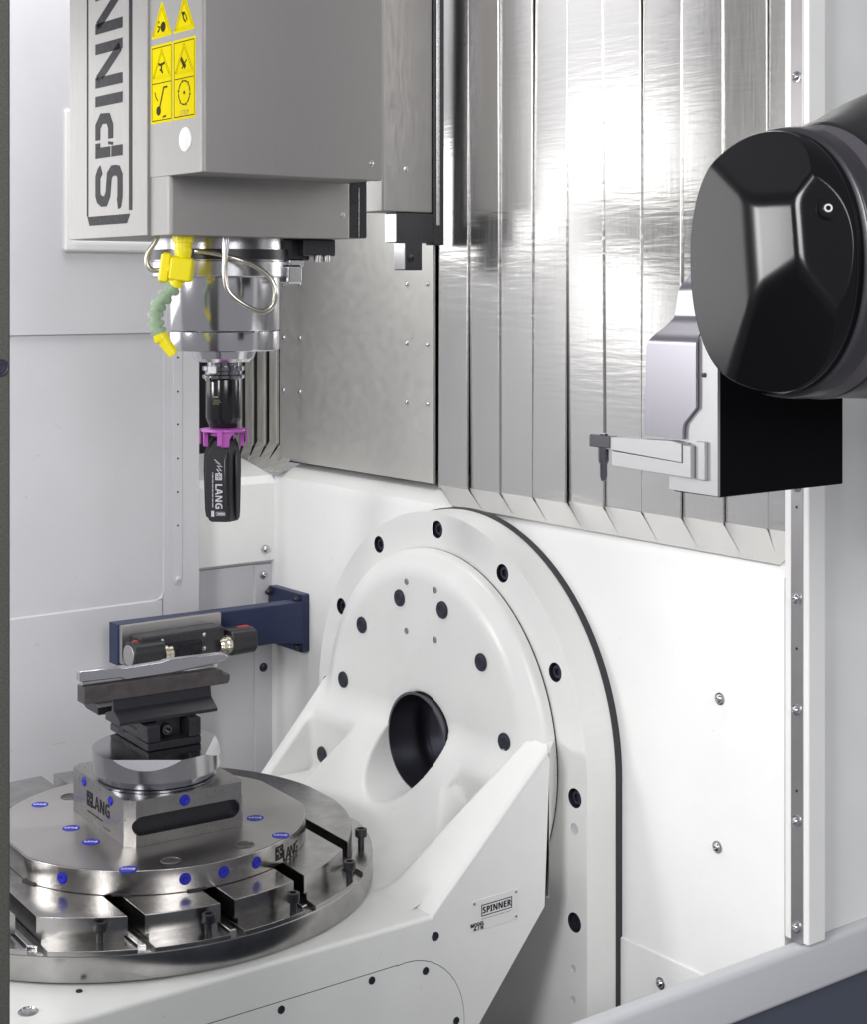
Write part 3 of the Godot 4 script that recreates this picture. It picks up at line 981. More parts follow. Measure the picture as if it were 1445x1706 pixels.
	var fx := Transform3D(ZY, Vector3.ZERO)
	for r in [[-0.3255, -0.0430, -0.3755, -0.0420], [-0.3255, -0.0564, -0.3755, -0.0554], [-0.3255, -0.0564, -0.3265, -0.0420], [-0.3745, -0.0564, -0.3755, -0.0420]]:
		box(st, Vector3(0.3357, minf(r[1], r[3]), minf(r[0], r[2])), Vector3(0.3362, maxf(r[1], r[3]), maxf(r[0], r[2])))
	part("logo_frame", st, M.ink, np, Vector3.ZERO)
	st = mb()
	for k in 26:
		box(st, Vector3(0.3357, -0.0602, -0.3265 - 0.0019 * k), Vector3(0.33605, -0.0594, -0.3265 - 0.0019 * k + (0.0013 if k % 5 else 0.0006)))
	part("fine_print", st, M.print_grey, np, Vector3.ZERO)
	for q in [Vector2(-0.3140, -0.0385), Vector2(-0.3820, -0.0385), Vector2(-0.3820, -0.0695), Vector2(-0.3140, -0.0707)]:
		piece("rivet", dimple, M.screw_steel, np, Vector3(0.3360, q.y, q.x), ON_X * Basis.from_scale(Vector3(0.32, 0.8, 0.32)))
	# small plugs on the beam top
	st = mb()
	lathe(st, [Vector2(0.0105, 0.0002), Vector2(0.0085, 0.0018), Vector2(0.0075, 0.0004), Vector2(0.0, 0.0003)], Transform3D.IDENTITY, 24)
	var eye := st.commit()
	piece("lifting_hole", eye, M.screw_steel, sp, Vector3(0.287, -0.0368, 0.255))
	piece("pin_hole", pin_hole, M.dark_screw, sp, Vector3(0.273, -0.0365, 0.190), Basis.from_scale(Vector3(2, 1, 2)))
	piece("pin_hole", pin_hole, M.dark_screw, sp, Vector3(0.29, -0.0365, -0.28), Basis.from_scale(Vector3(2.6, 1, 2.6)))

# dark metal rings inside the bore behind the casting, stepped at the bottom
func bore_rings(st: SurfaceTool) -> void:
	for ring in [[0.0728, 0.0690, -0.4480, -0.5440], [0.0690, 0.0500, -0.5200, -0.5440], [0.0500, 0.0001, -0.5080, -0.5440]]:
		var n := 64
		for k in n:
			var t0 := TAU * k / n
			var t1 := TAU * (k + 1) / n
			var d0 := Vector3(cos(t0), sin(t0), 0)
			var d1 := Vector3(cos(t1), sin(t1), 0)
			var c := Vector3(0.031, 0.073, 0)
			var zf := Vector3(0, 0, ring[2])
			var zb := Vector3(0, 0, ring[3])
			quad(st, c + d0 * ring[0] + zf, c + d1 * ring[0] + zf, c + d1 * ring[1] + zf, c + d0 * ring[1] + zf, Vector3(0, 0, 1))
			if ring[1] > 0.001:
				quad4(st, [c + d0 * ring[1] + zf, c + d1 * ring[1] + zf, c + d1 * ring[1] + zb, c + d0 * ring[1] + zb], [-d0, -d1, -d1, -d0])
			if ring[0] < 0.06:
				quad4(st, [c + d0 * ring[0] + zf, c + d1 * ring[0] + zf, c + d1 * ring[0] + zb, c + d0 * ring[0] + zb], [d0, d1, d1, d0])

func np_words(parent: Node3D, t: String, h: float, at: Vector3, b: Basis, m: Material = null, called := "lettering") -> void:
	var o := MeshInstance3D.new()
	o.name = called
	o.mesh = words(t, h, sans)
	o.material_override = m if m else M.ink
	parent.add_child(o, true)
	o.transform = Transform3D(b, at)

# ------------------------------------------------------------------ rotary table and what stands on it
func strip_of_disc(z0: float, z1: float, r: float, x_in := 0.0) -> PackedVector2Array:
	var o := PackedVector2Array()
	var a0 := asin(clampf(z0 / r, -1, 1))
	var a1 := asin(clampf(z1 / r, -1, 1))
	for i in 17:
		var a := lerpf(a0, a1, i / 16.0)
		o.append(Vector2(cos(a), sin(a)) * r)
	for i in 17:
		var a := lerpf(a1, a0, i / 16.0)
		o.append(Vector2(-cos(a), sin(a)) * r)
	return o

func build_table() -> void:
	var turn := deg_to_rad(-3.4)
	var rt := thing("rotary_table", "round steel rotary table with parallel T-slots on the swivel arm", "rotary table", Vector3(0.001, 0, -0.002), turn)
	var xz := Transform3D(XZ, Vector3.ZERO)
	var st := mb()
	lathe(st, [Vector2(0.3140, -0.0355), Vector2(0.3190, -0.0345), Vector2(0.3195, -0.0330), Vector2(0.3195, -0.0062), Vector2(0.3185, -0.005), Vector2(0.0, -0.005)], Transform3D.IDENTITY, 128, 30)
	part("base_ring", st, M.table, rt)
	var zs := [-0.208, -0.104, 0.0, 0.104, 0.208]
	for i in 6:
		var z0: float = zs[i - 1] + 0.009 if i > 0 else -0.2900
		var z1: float = zs[i] - 0.009 if i < 5 else 0.2900
		st = mb()
		prism(st, strip_of_disc(maxf(z0, -0.312) if i > 0 else -0.312, z1 if i < 5 else 0.312, 0.3187), -0.006, 0.0, 0.0006, xz)
		part("ledge", st, M.table, rt)
		st = mb()
		prism(st, strip_of_disc(z0, z1, 0.292), 0.0055, 0.0272, 0.0009, xz)
		prism(st, strip_of_disc(z0 + (0.004 if i > 0 else 0.0), z1 - (0.004 if i < 5 else 0.0), 0.2928), -0.0005, 0.0054, 0.0, xz)
		part("clamping_block", st, M.table, rt)
	for z in zs:
		st = mb()
		prism(st, strip_of_disc(z - 0.0045, z + 0.0045, 0.306), -0.0052, -0.0005, 0.002, xz)
		part("slot_key", st, M.chrome_dull, rt)
	st = mb()
	lathe(st, [Vector2(0.0042, 0.0), Vector2(0.0042, 0.0125), Vector2(0.0074, 0.0130), Vector2(0.0078, 0.0138), Vector2(0.0078, 0.0225), Vector2(0.0070, 0.0234), Vector2(0.0045, 0.0234), Vector2(0.0042, 0.0190), Vector2(0.0, 0.0190)], Transform3D.IDENTITY, 20)
	var cap := st.commit()
	for p in [Vector3(0.2497, 0, 0.1542), Vector3(0.3021, 0, 0.0454), Vector3(0.3057, 0, -0.0652), Vector3(0.2591, 0, -0.1765), Vector3(0.1678, 0, -0.2562)]:
		var q: Vector3 = rt.transform.affine_inverse() * p
		piece("cap_screw", cap, M.black_oxide, rt, Vector3(q.x, 0.0001, q.z))

	var pp := thing("pallet_plate", "round ground steel base plate with blue plugs under the square tower", "clamping plate", Vector3(0.050, 0.0274, -0.014), turn)
	var pl := PackedVector2Array()
	for i in 144:
		var a := TAU * i / 144.0
		var v := Vector2(cos(a), sin(a)) * 0.195
		v.y = clampf(v.y, -0.1868, 0.1868)
		pl.append(v)
	st = mb()
	prism(st, pl, 0.0, 0.0286, 0.0008, xz, 0.0008)
	var plate := part("plate", st, M.pallet, pp)
	st = mb()   # turned top face, its grain running round the centre
	for i in pl.size():
		var j := (i + 1) % pl.size()
		for q in 6:
			var f0 := 0.02 + 0.972 * q / 6.0
			var f1 := 0.02 + 0.972 * (q + 1) / 6.0
			var a := Vector3(pl[i].x, 0, pl[i].y)
			var b := Vector3(pl[j].x, 0, pl[j].y)
			var up := Vector3(0, 0.0289, 0)
			var u0 := float(i) / pl.size()
			var u1 := float(i + 1) / pl.size()
			quad4(st, [a * f0 + up, b * f0 + up, b * f1 + up, a * f1 + up], [Vector3.UP, Vector3.UP, Vector3.UP, Vector3.UP], [Vector2(u0, f0), Vector2(u1, f0), Vector2(u1, f1), Vector2(u0, f1)])
	part("turned_face", st, M.turned, plate)
	var inv := pp.transform.affine_inverse()
	st = mb()
	lathe(st, [Vector2(0.0, 0.0), Vector2(0.0100, 0.0), Vector2(0.0108, 0.0012), Vector2(0.0128, 0.0003)], Transform3D.IDENTITY, 32)
	var well := st.commit()
	for p in [Vector3(0.2087, 0.056, 0.044), Vector3(0.212, 0.056, -0.0536), Vector3(-0.0891, 0.056, 0.0368)]:
		var q: Vector3 = inv * p
		piece("bolt_hole", well, M.hole_grey, plate, Vector3(q.x, 0.0290, q.z))
	st = mb()
	lathe(st, [Vector2(0.0110, -0.001), Vector2(0.0108, 0.0004), Vector2(0.0, 0.0005)], Transform3D.IDENTITY, 28)
	var disc := st.commit()
	for p in [Vector3(-0.081, 0, 0.0827), Vector3(0.03, 0, 0.0892), Vector3(0.092, 0, 0.0914), Vector3(0.2038, 0, 0.0968), Vector3(0.2109, 0, -0.1063), Vector3(0.135, 0, -0.115)]:
		var q: Vector3 = inv * p
		var d := piece("blue_plug", disc, M.blue_plug, plate, Vector3(q.x, 0.0290, q.z))
		np_words(d, "LANG", 0.0036, Vector3(0, 0.0006, 0), Basis(Vector3(0.62, 0, -0.78), Vector3(-0.78, 0, -0.62), Vector3(0, 1, 0)), M.print_white)
	for p in [Vector3(-0.02, 0, 0.19), Vector3(0.1523, 0, 0.1604), Vector3(0.2438, 0, 0.0422), Vector3(0.2537, 0, -0.0064), Vector3(0.2482, 0, -0.0556)]:
		var q: Vector3 = inv * p
		var r := Vector3(q.x, 0, q.z).normalized()
		var at := r * 0.1949
		if absf(at.z) > 0.1866:
			at.z = 0.1866 * signf(at.z)
			r = Vector3(0, 0, signf(at.z))
		var side := r.cross(Vector3.UP).normalized()
		piece("rim_plug", blue_plug, M.blue_plug, plate, at + Vector3(0, 0.0150, 0), Basis(side, r, side.cross(r)) * Basis.from_scale(Vector3(0.84, 1, 0.84)))
	# logo engraved on the rim, letter by letter round the curve
	var mark: Vector3 = inv * Vector3(0.2295, 0, -0.0950)
	var a0 := atan2(mark.z, mark.x)
	var glyphs := ["#", "L", "A", "N", "G"]
	var step := [0.0, 0.060, 0.108, 0.166, 0.226]
	for i in 5:
		var a: float = a0 - step[i]
		var r := Vector3(cos(a), 0, sin(a))
		var b := Basis(Vector3(sin(a), 0, -cos(a)), Vector3.UP, r)
		if glyphs[i] == "#":
			grid_logo(plate, r * 0.1951 + Vector3(0, 0.0150, 0), b, 0.0165, M.ink)
		else:
			np_words(plate, glyphs[i], 0.0140, r * 0.1949 + Vector3(0, 0.0078, 0), b, M.ink, "letter")
	st = mb()
	for p in [[0.6, 0.195], [0.15, 0.19], [1.25, 0.19]]:
		var r := Vector3(cos(p[0]), 0, sin(p[0])) * 0.1925
		box(st, Vector3(-0.012, -0.0002, -0.004), Vector3(0.012, 0.0022, 0.0035), 0.0, Transform3D(Basis(Vector3(-sin(p[0]), 0, cos(p[0])), Vector3.UP, Vector3(cos(p[0]), 0, sin(p[0]))), r))
	part("relief_groove", st, M.rubber, plate, Vector3(0, 0, 0))

func grid_logo(parent: Node3D, at: Vector3, b: Basis, size: float, m: Material) -> void:
	var st := mb()
	var h := size / 2.0
	var w := size * 0.13
	var xf := Transform3D(b, at)
	for s in [-1.0, 1.0]:
		box(st, Vector3(-h, s * (h - w / 2) - w / 2, -0.0003), Vector3(h, s * (h - w / 2) + w / 2, 0.0002), 0.0, xf)
		box(st, Vector3(s * (h - w / 2) - w / 2, -h + w, -0.0003), Vector3(s * (h - w / 2) + w / 2, h - w, 0.0002), 0.0, xf)
	for k in [Vector2(-0.2, 0.2), Vector2(0.2, 0.2), Vector2(-0.2, -0.2), Vector2(0.2, -0.2)]:
		box(st, Vector3(k.x * size - w * 0.95, k.y * size - w * 0.95, -0.0003), Vector3(k.x * size + w * 0.95, k.y * size + w * 0.95, 0.0002), 0.0, xf)
	box(st, Vector3(-w * 0.5, -w * 0.6, -0.0003), Vector3(w * 0.5, w * 0.6, 0.0002), 0.0, xf)
	part("square_logo", st, m, parent, Vector3.ZERO)

func build_fixture() -> void:
	var turn := deg_to_rad(-3.4)
	var ct := thing("clamping_tower", "square ground steel block with a dark long slot and lettering", "clamping block", Vector3(0.054, 0.0565, -0.013), turn)
	var body := CSGCombiner3D.new()
	body.name = "body"
	ct.add_child(body)
	var cp := CSGPolygon3D.new()
	cp.name = "block"
	cp.polygon = pv([-0.0935, -0.0775, -0.0895, -0.0815, 0.0895, -0.0815, 0.0935, -0.0775, 0.0935, 0.064, 0.0825, 0.0755, -0.0825, 0.0755, -0.0935, 0.064])
	cp.depth = 0.0562
	cp.material = M.steel_box
	cp.rotation.x = PI / 2
	body.add_child(cp)
	var sl := arc(Vector2(-0.0565, 0.0245), 0.0115, 90, 270, 14)
	sl.append_array(arc(Vector2(0.0635, 0.0245), 0.0115, -90, 90, 14))
	var cs := CSGPolygon3D.new()
	cs.name = "long_slot"
	cs.polygon = sl
	cs.depth = 0.03
	cs.operation = CSGShape3D.OPERATION_SUBTRACTION
	cs.material = M.black_oxide
	cs.rotation.y = PI / 2
	cs.position = Vector3(0.1135, 0, 0)
	body.add_child(cs)
	var st := mb()
	var rim := arc(Vector2(-0.0565, 0.0245), 0.0120, 90, 270, 14)
	rim.append_array(arc(Vector2(0.0565, 0.0245), 0.0120, -90, 90, 14))
	for p in [Vector3(-0.045, 0.0465, 0.0755), Vector3(0.0413, 0.0448, 0.0755)]:
		piece("blue_plug", blue_plug, M.blue_plug, ct, p, ON_Z * Basis.from_scale(Vector3(0.72, 1, 0.72)))
	piece("blue_plug", blue_plug, M.blue_plug, ct, Vector3(0.0935, 0.0462, 0.0), ON_X * Basis.from_scale(Vector3(0.84, 1, 0.84)))
	np_words(ct, "LANG", 0.0165, Vector3(0.009, 0.0293, 0.0756), Basis.IDENTITY, M.ink)
	grid_logo(ct, Vector3(-0.0265, 0.0293, 0.0757), Basis.IDENTITY, 0.0185, M.ink)
	st = mb()
	for k in 16:
		box(st, Vector3(-0.034 + 0.0032 * k, 0.0120, 0.0753), Vector3(-0.034 + 0.0032 * k + (0.0024 if k % 4 else 0.0014), 0.0140, 0.0757))
	for k in 12:
		box(st, Vector3(0.018 + 0.0018 * k, 0.0060, 0.0753), Vector3(0.018 + 0.0018 * k + (0.0013 if k % 3 else 0.0007), 0.0070, 0.0757))
	part("fine_print", st, M.ink, ct, Vector3.ZERO)

	# round plate on the tower
	var rp := thing("round_pallet", "polished round steel plate with curved flats under the black vise", "clamping plate", Vector3(0.066, 0.1123, -0.011), turn)
	st = mb()
	lathe(st, [Vector2(0.0735, 0.0), Vector2(0.0755, 0.001), Vector2(0.0755, 0.0035), Vector2(0.0725, 0.0045), Vector2(0.0725, 0.0130), Vector2(0.0, 0.0130)], Transform3D.IDENTITY, 72)
	part("lower_ring", st, M.chrome_dark, rp, Vector3.ZERO)
	var top := CSGCombiner3D.new()
	top.name = "upper_ring"
	rp.add_child(top)
	var cy := CSGCylinder3D.new()
	cy.name = "ring_body"
	cy.radius = 0.0805
	cy.height = 0.0262
	cy.sides = 96
	cy.material = M.chrome_mid
	cy.position.y = 0.0271
	top.add_child(cy)
	for k in [0, 3]:
		var cb := CSGBox3D.new()
		cb.name = "bevel"
		cb.size = Vector3(0.06, 0.06, 0.2)
		cb.material = M.chrome
		cb.operation = CSGShape3D.OPERATION_SUBTRACTION
		var ang := deg_to_rad(37.0 - 3.4 + 90.0 * k)   # turn from +x towards +z is negative about y
		cb.transform = Transform3D(Basis(Vector3.UP, -ang) * Basis(Vector3(0, 0, 1), deg_to_rad(50)), Vector3(cos(ang), 0, sin(ang)) * 0.0780 + Vector3(0, 0.0320, 0) + (Basis(Vector3.UP, -ang) * Basis(Vector3(0, 0, 1), deg_to_rad(50))) * Vector3(0.03, 0, 0))
		top.add_child(cb, true)
	st = mb()
	for k in 11:
		box(st, Vector3(-0.052 + 0.0042 * k, 0.0400, 0.012 + 0.0018 * (k % 3)), Vector3(-0.0508 + 0.0042 * k, 0.0404, 0.030 - 0.004 * (k % 2)), 0.0)
	part("scale_marks", st, M.ink, rp, Vector3.ZERO)

	# vise
	var mv := thing("machine_vise", "black centring vise clamping the dark steel bar", "vise", Vector3(0.030, 0.1526, -0.026), turn)
	var T := mv.transform.affine_inverse()
	var o := mv.position
	st = mb()
	box(st, Vector3(-0.058, 0, -0.037), Vector3(0.064, 0.010, 0.037), 0.0015)
	box(st, Vector3(-0.058, 0.0095, -0.037), Vector3(0.064, 0.034, -0.020), 0.002)
	box(st, Vector3(-0.058, 0.0095, 0.019), Vector3(0.064, 0.032, 0.037), 0.002)
	box(st, Vector3(-0.050, 0.0095, -0.0205), Vector3(0.034, 0.028, 0.0195), 0.001)
	var vb := part("body", st, M.black_oxide, mv, Vector3.ZERO)
	st = mb()
	box(st, Vector3(-0.030, 0.005, 0.0365), Vector3(-0.012, 0.013, 0.0373), 0.0006)
	box(st, Vector3(0.002, 0.010, 0.0365), Vector3(0.030, 0.013, 0.0373), 0.0003)
	box(st, Vector3(0.002, 0.020, 0.0365), Vector3(0.030, 0.0225, 0.0373), 0.0003)
	part("engraving", st, M.rubber, vb, Vector3.ZERO)
	st = mb()
	lathe(st, [Vector2(0.0078, 0.0), Vector2(0.0078, 0.016), Vector2(0.0066, 0.018), Vector2(0.0042, 0.018), Vector2(0.0042, 0.012), Vector2(0.0, 0.012)], Transform3D(ON_X, Vector3(0.032, 0.0200, 0.004)), 24)
	lathe(st, [Vector2(0.0105, 0.0), Vector2(0.0105, 0.006), Vector2(0.006, 0.0065)], Transform3D(ON_X, Vector3(0.033, 0.0200, 0.004)), 24)
	part("clamp_spindle", st, M.vise_spindle, mv, Vector3.ZERO)
	for s in [1.0, -1.0]:
		st = mb()
		var prof := pv([s * 0.0352, 0.0740, s * 0.0395, 0.0735, s * 0.0415, 0.060, s * 0.060, 0.0485, s * 0.060, 0.0445, s * 0.052, 0.0425, s * 0.012, 0.0425, s * 0.012, 0.052, s * 0.0322, 0.058])
		var off := Transform3D(Basis.IDENTITY, Vector3(-0.008, -0.010, 0))
		prism(st, prof, -0.066, 0.069, 0.0012, off, 0.0012, 10.0)
		var jw := part("jaw", st, M.black_oxide, mv, Vector3.ZERO)
		st = mb()
		for k in 44:
			var z := -0.064 + 0.003 * k
			box(st, Vector3(s * 0.0362 - 0.008 - 0.0012, 0.0636, z), Vector3(s * 0.0362 - 0.008 + 0.0012, 0.0652, z + 0.0017), 0.0003)
		part("serration", st, M.screw_steel, jw, Vector3.ZERO)
		st = mb()
		box(st, Vector3(s * 0.020 - 0.008, 0.0095, -0.0175), Vector3(s * 0.050 - 0.008, 0.0330, 0.0165), 0.001)
		part("jaw_carrier", st, M.black_oxide, jw, Vector3.ZERO)

	var wb := thing("steel_bar", "dark grey steel bar with a notched end held in the black vise jaws", "workpiece", Vector3(0.048, 0.215, -0.018), turn)
	st = mb()
	var bp := pv([0.1015, 0.0010, 0.1015, 0.0212, 0.1005, 0.0218, -0.078, 0.0205, -0.088, 0.0190, -0.0895, 0.0150, -0.0940, 0.0125, -0.0985, 0.0125, -0.0985, 0.0050, -0.0955, 0.0010])
	prism(st, bp, -0.0080, 0.0165, 0.0008, Transform3D(ZY, Vector3.ZERO), 0.0008, 20.0)
	part("bar_body", st, M.bar_grey, wb, Vector3.ZERO)

	var cb2 := thing("silver_part", "shiny silver stepped part lying on the dark steel bar", "workpiece", Vector3(0.050, 0.2369, -0.018), turn)
	st = mb()
	var ol := pv([0.1030, 0.0055, 0.1045, 0.0068, 0.1045, 0.0180, 0.1030, 0.0192, 0.0510, 0.0172, 0.0490, 0.0152, 0.0450, 0.0150, -0.0080, 0.0164, -0.0120, 0.0178, -0.0180, 0.0182, -0.0880, 0.0172, -0.0960, 0.0160, -0.1000, 0.0115, -0.0950, 0.0080, -0.0780, 0.0050, -0.0180, 0.0010, 0.0440, 0.0005, 0.0500, 0.0040])
	prism(st, ol, -0.0065, 0.0065, 0.0012, Transform3D(ZY, Vector3.ZERO), 0.0012, 45.0)
	part("stepped_body", st, M.silver, cb2, Vector3.ZERO)
	st = mb()
	box(st, Vector3(-0.005, 0.0002, 0.046), Vector3(0.005, 0.0053, 0.1005), 0.0008)
	part("steel_rest", st, M.chrome, cb2, Vector3.ZERO)
	st = mb()
	prism(st, pv([-0.0200, 0.0002, -0.0850, 0.0002, -0.0850, 0.0046, -0.0780, 0.0048, -0.0200, 0.0008]), -0.005, 0.005, 0.0004, Transform3D(ZY, Vector3.ZERO), 0.0004)
	part("steel_rest", st, M.chrome, cb2, Vector3.ZERO)

# ------------------------------------------------------------------ blue arm with the laser tool setter
func build_setter() -> void:
	var ba := thing("blue_bracket", "dark blue steel arm bolted to the back wall beside the corner", "bracket", Vector3(-0.48, 0.11, -0.545))
	var st := mb()
	prism(st, rrect(Vector2(-0.5365, 0.1085), Vector2(-0.4245, 0.2085), 0.004), -0.5548, -0.5400, 0.0012)
	part("wall_plate", st, M.blue_paint, ba)
	st = mb()
	prism(st, pv([-0.541, 0.124, -0.500, 0.1325, -0.1935, 0.1365, -0.1935, 0.2010, -0.500, 0.1975, -0.541, 0.1975]), -0.4520, -0.4200, 0.0018, Transform3D(ZY, Vector3.ZERO), 0.0018, 20.0)
	part("arm", st, M.blue_paint, ba)
	for p in [Vector2(-0.5295, 0.198), Vector2(-0.437, 0.199), Vector2(-0.4345, 0.1185), Vector2(-0.5295, 0.1185)]:
		piece("bolt", round_screw, M.black_oxide, ba, Vector3(p.x, p.y, -0.5400), ON_Z * Basis.from_scale(Vector3(0.9, 1.6, 0.9)))
	st = mb()
	box(st, Vector3(-0.4205, 0.1400, -0.3750), Vector3(-0.4110, 0.2002, -0.1960), 0.001)
	part("mounting_plate", st, M.brushed, ba)

	var ls := thing("laser_setter", "black laser tool setter with two round heads on the blue arm", "measuring device", Vector3(-0.395, 0.135, -0.28))
	st = mb()
	box(st, Vector3(-0.4105, 0.1440, -0.3600), Vector3(-0.3720, 0.1860, -0.2100), 0.003)
	var lb := part("body", st, M.black_oxide, ls)
	st = mb()
	box(st, Vector3(-0.3735, 0.1420, -0.3150), Vector3(-0.3650, 0.1700, -0.2480), 0.001)
	part("print_plate", st, M.ink, lb, Vector3.ZERO)
	for p in [Vector3(-0.3715, 0.1775, -0.2461), Vector3(-0.3715, 0.1779, -0.3208), Vector3(-0.3715, 0.1558, -0.3208), Vector3(-0.3645, 0.1470, -0.2850)]:
		piece("screw", round_screw, M.screw_steel, lb, p, ON_X * Basis.from_scale(Vector3(0.42, 0.6, 0.42)))
	var head_l := rrect(Vector2(-0.4020, 0.1400), Vector2(-0.3580, 0.1800), 0.017, 8)
	st = mb()
	prism(st, head_l, -0.2460, -0.1935, 0.0015)
	var hl := part("near_head", st, M.black_oxide, ls)
	st = mb()
	prism(st, rrect(Vector2(-0.3970, 0.1440), Vector2(-0.3620, 0.1760), 0.015, 8), -0.1936, -0.1915, 0.0008)
	part("end_cap", st, M.brushed, hl, Vector3.ZERO)
	st = mb()
	box(st, Vector3(-0.3900, 0.1795, -0.2200), Vector3(-0.3800, 0.1802, -0.2030))
	part("red_label", st, M.red_label, hl, Vector3.ZERO)
	st = mb()
	prism(st, rrect(Vector2(-0.4020, 0.1380), Vector2(-0.3550, 0.1800), 0.014, 8), -0.4150, -0.3650, 0.003, Transform3D.IDENTITY, 0.006)
	var hr := part("far_head", st, M.black_oxide, ls)
	st = mb()
	box(st, Vector3(-0.3850, 0.1795, -0.4080), Vector3(-0.3740, 0.1803, -0.3880))
	part("red_label", st, M.red_label, hr, Vector3.ZERO)
	for e in [[-0.3655, 1.0, hr], [-0.2455, -1.0, hl]]:
		st = mb()
		var bz := ON_Z if e[1] > 0 else Basis(Vector3(1, 0, 0), Vector3(0, 0, -1), Vector3(0, 1, 0))
		lathe(st, [Vector2(0.0150, 0.0), Vector2(0.0150, 0.006), Vector2(0.0128, 0.0085), Vector2(0.0128, 0.0150), Vector2(0.0095, 0.0185), Vector2(0.0035, 0.0185), Vector2(0.003, 0.012), Vector2(0.0, 0.012)], Transform3D(bz, Vector3(-0.3700, 0.1570, e[0])), 32)
		part("steel_nozzle", st, M.brass_steel, e[2], Vector3.ZERO)

# ------------------------------------------------------------------ spindle head
func build_head() -> void:
	var sh := thing("spindle_head", "steel-clad spindle head with large black letters and yellow warning labels", "machine head", Vector3(0.0, 0.80, -0.13))
	var st := mb()
	var up := pv([-0.155, -0.012, -0.155, 0.0055])
	up.append_array(arc(Vector2(0.2095, 0.0), 0.0055, 90, 0, 4))
	up.append_array(pv([0.215, -0.2565, 0.203, -0.2565, 0.203, -0.012]))
	prism(st, up, 0.8715, 1.72, 0.0, Transform3D(XZ, Vector3.ZERO), 0.0012)
	box(st, Vector3(0.1255, 0.8722, -0.2560), Vector3(0.2035, 0.8745, -0.0115))
	var cover := part("upper_cover", st, M.head, sh)
	st = mb()
	var low := rrect(Vector2(-0.150, -0.2660), Vector2(0.130, 0.0045), 0.0055, 4)
	prism(st, low, 0.7985, 0.8725, 0.0, Transform3D(XZ, Vector3.ZERO), 0.0012)
	part("lower_cover", st, M.head, sh)
	st = mb()
	prism(st, rrect(Vector2(-0.1525, 0.7990), Vector2(0.0790, 1.72), 0.0015, 2), 0.0030, 0.0090, 0.0014)
	var face := part("front_plate", st, M.head, sh)
	st = mb()
	box(st, Vector3(-0.1830, 0.8660, -0.040), Vector3(-0.1500, 1.72, -0.012), 0.003)
	part("rear_cover", st, M.head, sh)
	st = mb()
	box(st, Vector3(0.085, 0.800, -0.296), Vector3(0.1250, 1.72, -0.2662), 0.002)
	part("slide_block", st, M.black_oxide, sh)
	st = mb()
	lathe(st, [Vector2(0.0010, -0.003), Vector2(0.0010, 0.0)], Transform3D(ON_X, Vector3(0.127, 0.85, -0.272)), 8)
	box(st, Vector3(0.1245, 0.801, -0.2822), Vector3(0.1265, 0.868, -0.2808), 0.0004)
	part("guide_edge", st, M.screw_steel, sh)
	st = mb()
	box(st, Vector3(-0.06, 0.776, -0.262), Vector3(0.100, 0.7984, -0.210), 0.002)
	box(st, Vector3(0.060, 0.770, -0.230), Vector3(0.085, 0.7984, -0.180), 0.002)
	part("clamp_block", st, M.black_oxide, sh)
	for p in [Vector3(0.095, 0.768, -0.235), Vector3(0.095, 0.768, -0.25)]:
		st = mb()
		lathe(st, [Vector2(0.0, 0.0), Vector2(0.005, 0.0), Vector2(0.005, 0.009)], Transform3D(Basis.IDENTITY, p), 16)
		part("bolt", st, M.screw_steel, sh)
	for p in [Vector3(0.130, 0.8300, -0.2525), Vector3(0.215, 0.8930, -0.2400)]:
		piece("screw", round_screw, M.brushed, sh, p, ON_X * Basis.from_scale(Vector3(0.55, 0.25, 0.55)))
	st = mb()
	lathe(st, [Vector2(0.0152, 0.0), Vector2(0.0148, 0.0012), Vector2(0.0120, 0.0022), Vector2(0.0, 0.0028)], Transform3D(ON_Z, Vector3(0.1735, 0.9135, 0.0054)), 32)
	part("white_plug", st, M.white_plug, sh)

	# lettering: S P I N N reading upwards, as stencil strokes; u runs up, v to the left
	var lx := Transform3D(Basis(Vector3(0, 1, 0), Vector3(-1, 0, 0), Vector3(0, 0, 1)), Vector3(0.0100, 0, 0))
	var w := 0.0140
	var z0 := 0.0088
	var z1 := 0.0095
	var H := 0.0800
	var letter := func(strokes: Array) -> void:
		var s := mb()
		for q in strokes: stroke(s, q, w, z0, z1, lx)
		part("letter", s, M.ink, face, Vector3.ZERO)
	# S
	var y := 0.8405
	var g := w / 2.0
	var wd := 0.053
	letter.call([[Vector2(y + 0.002, 0.014), Vector2(y + 0.003, g + 0.003), Vector2(y + 0.012, g), Vector2(y + wd - 0.015, g), Vector2(y + wd - g - 0.001, 0.0125), Vector2(y + wd - g, 0.020), Vector2(y + wd - g, 0.030), Vector2(y + wd - 0.013, 0.0385), Vector2(y + 0.016, 0.0425), Vector2(y + g, 0.050), Vector2(y + g, 0.061), Vector2(y + g + 0.004, 0.070), Vector2(y + 0.016, H - g), Vector2(y + wd - 0.014, H - g), Vector2(y + wd - g, 0.068), Vector2(y + wd - 0.004, 0.0625)]])
	# P, with the stencil gap in its bowl
	y = 0.9050
	letter.call([[Vector2(y + g, 0.0), Vector2(y + g, 0.032)], [Vector2(y + g, 0.036), Vector2(y + g, H)], [Vector2(y + w + 0.002, 0.035), Vector2(y + w + 0.006, 0.0345)], [Vector2(y + w + 0.010, 0.0345), Vector2(y + 0.040, 0.0345), Vector2(y + 0.051, 0.042), Vector2(y + 0.052, 0.062), Vector2(y + 0.042, H - g), Vector2(y + w + 0.010, H - g)], [Vector2(y + w + 0.006, H - g), Vector2(y + w - 0.001, H - g)]])
	y = 0.9735
	letter.call([[Vector2(y + g, 0.0), Vector2(y + g, H)]])
	for k in 3:
		y = 0.9985 + 0.0715 * k
		letter.call([[Vector2(y + g, 0.0), Vector2(y + g, H)], [Vector2(y + g + 0.003, H - 0.006), Vector2(y + 0.0585 - g - 0.003, 0.006)], [Vector2(y + 0.0585 - g, 0.0), Vector2(y + 0.0585 - g, H)]])
	st = mb()
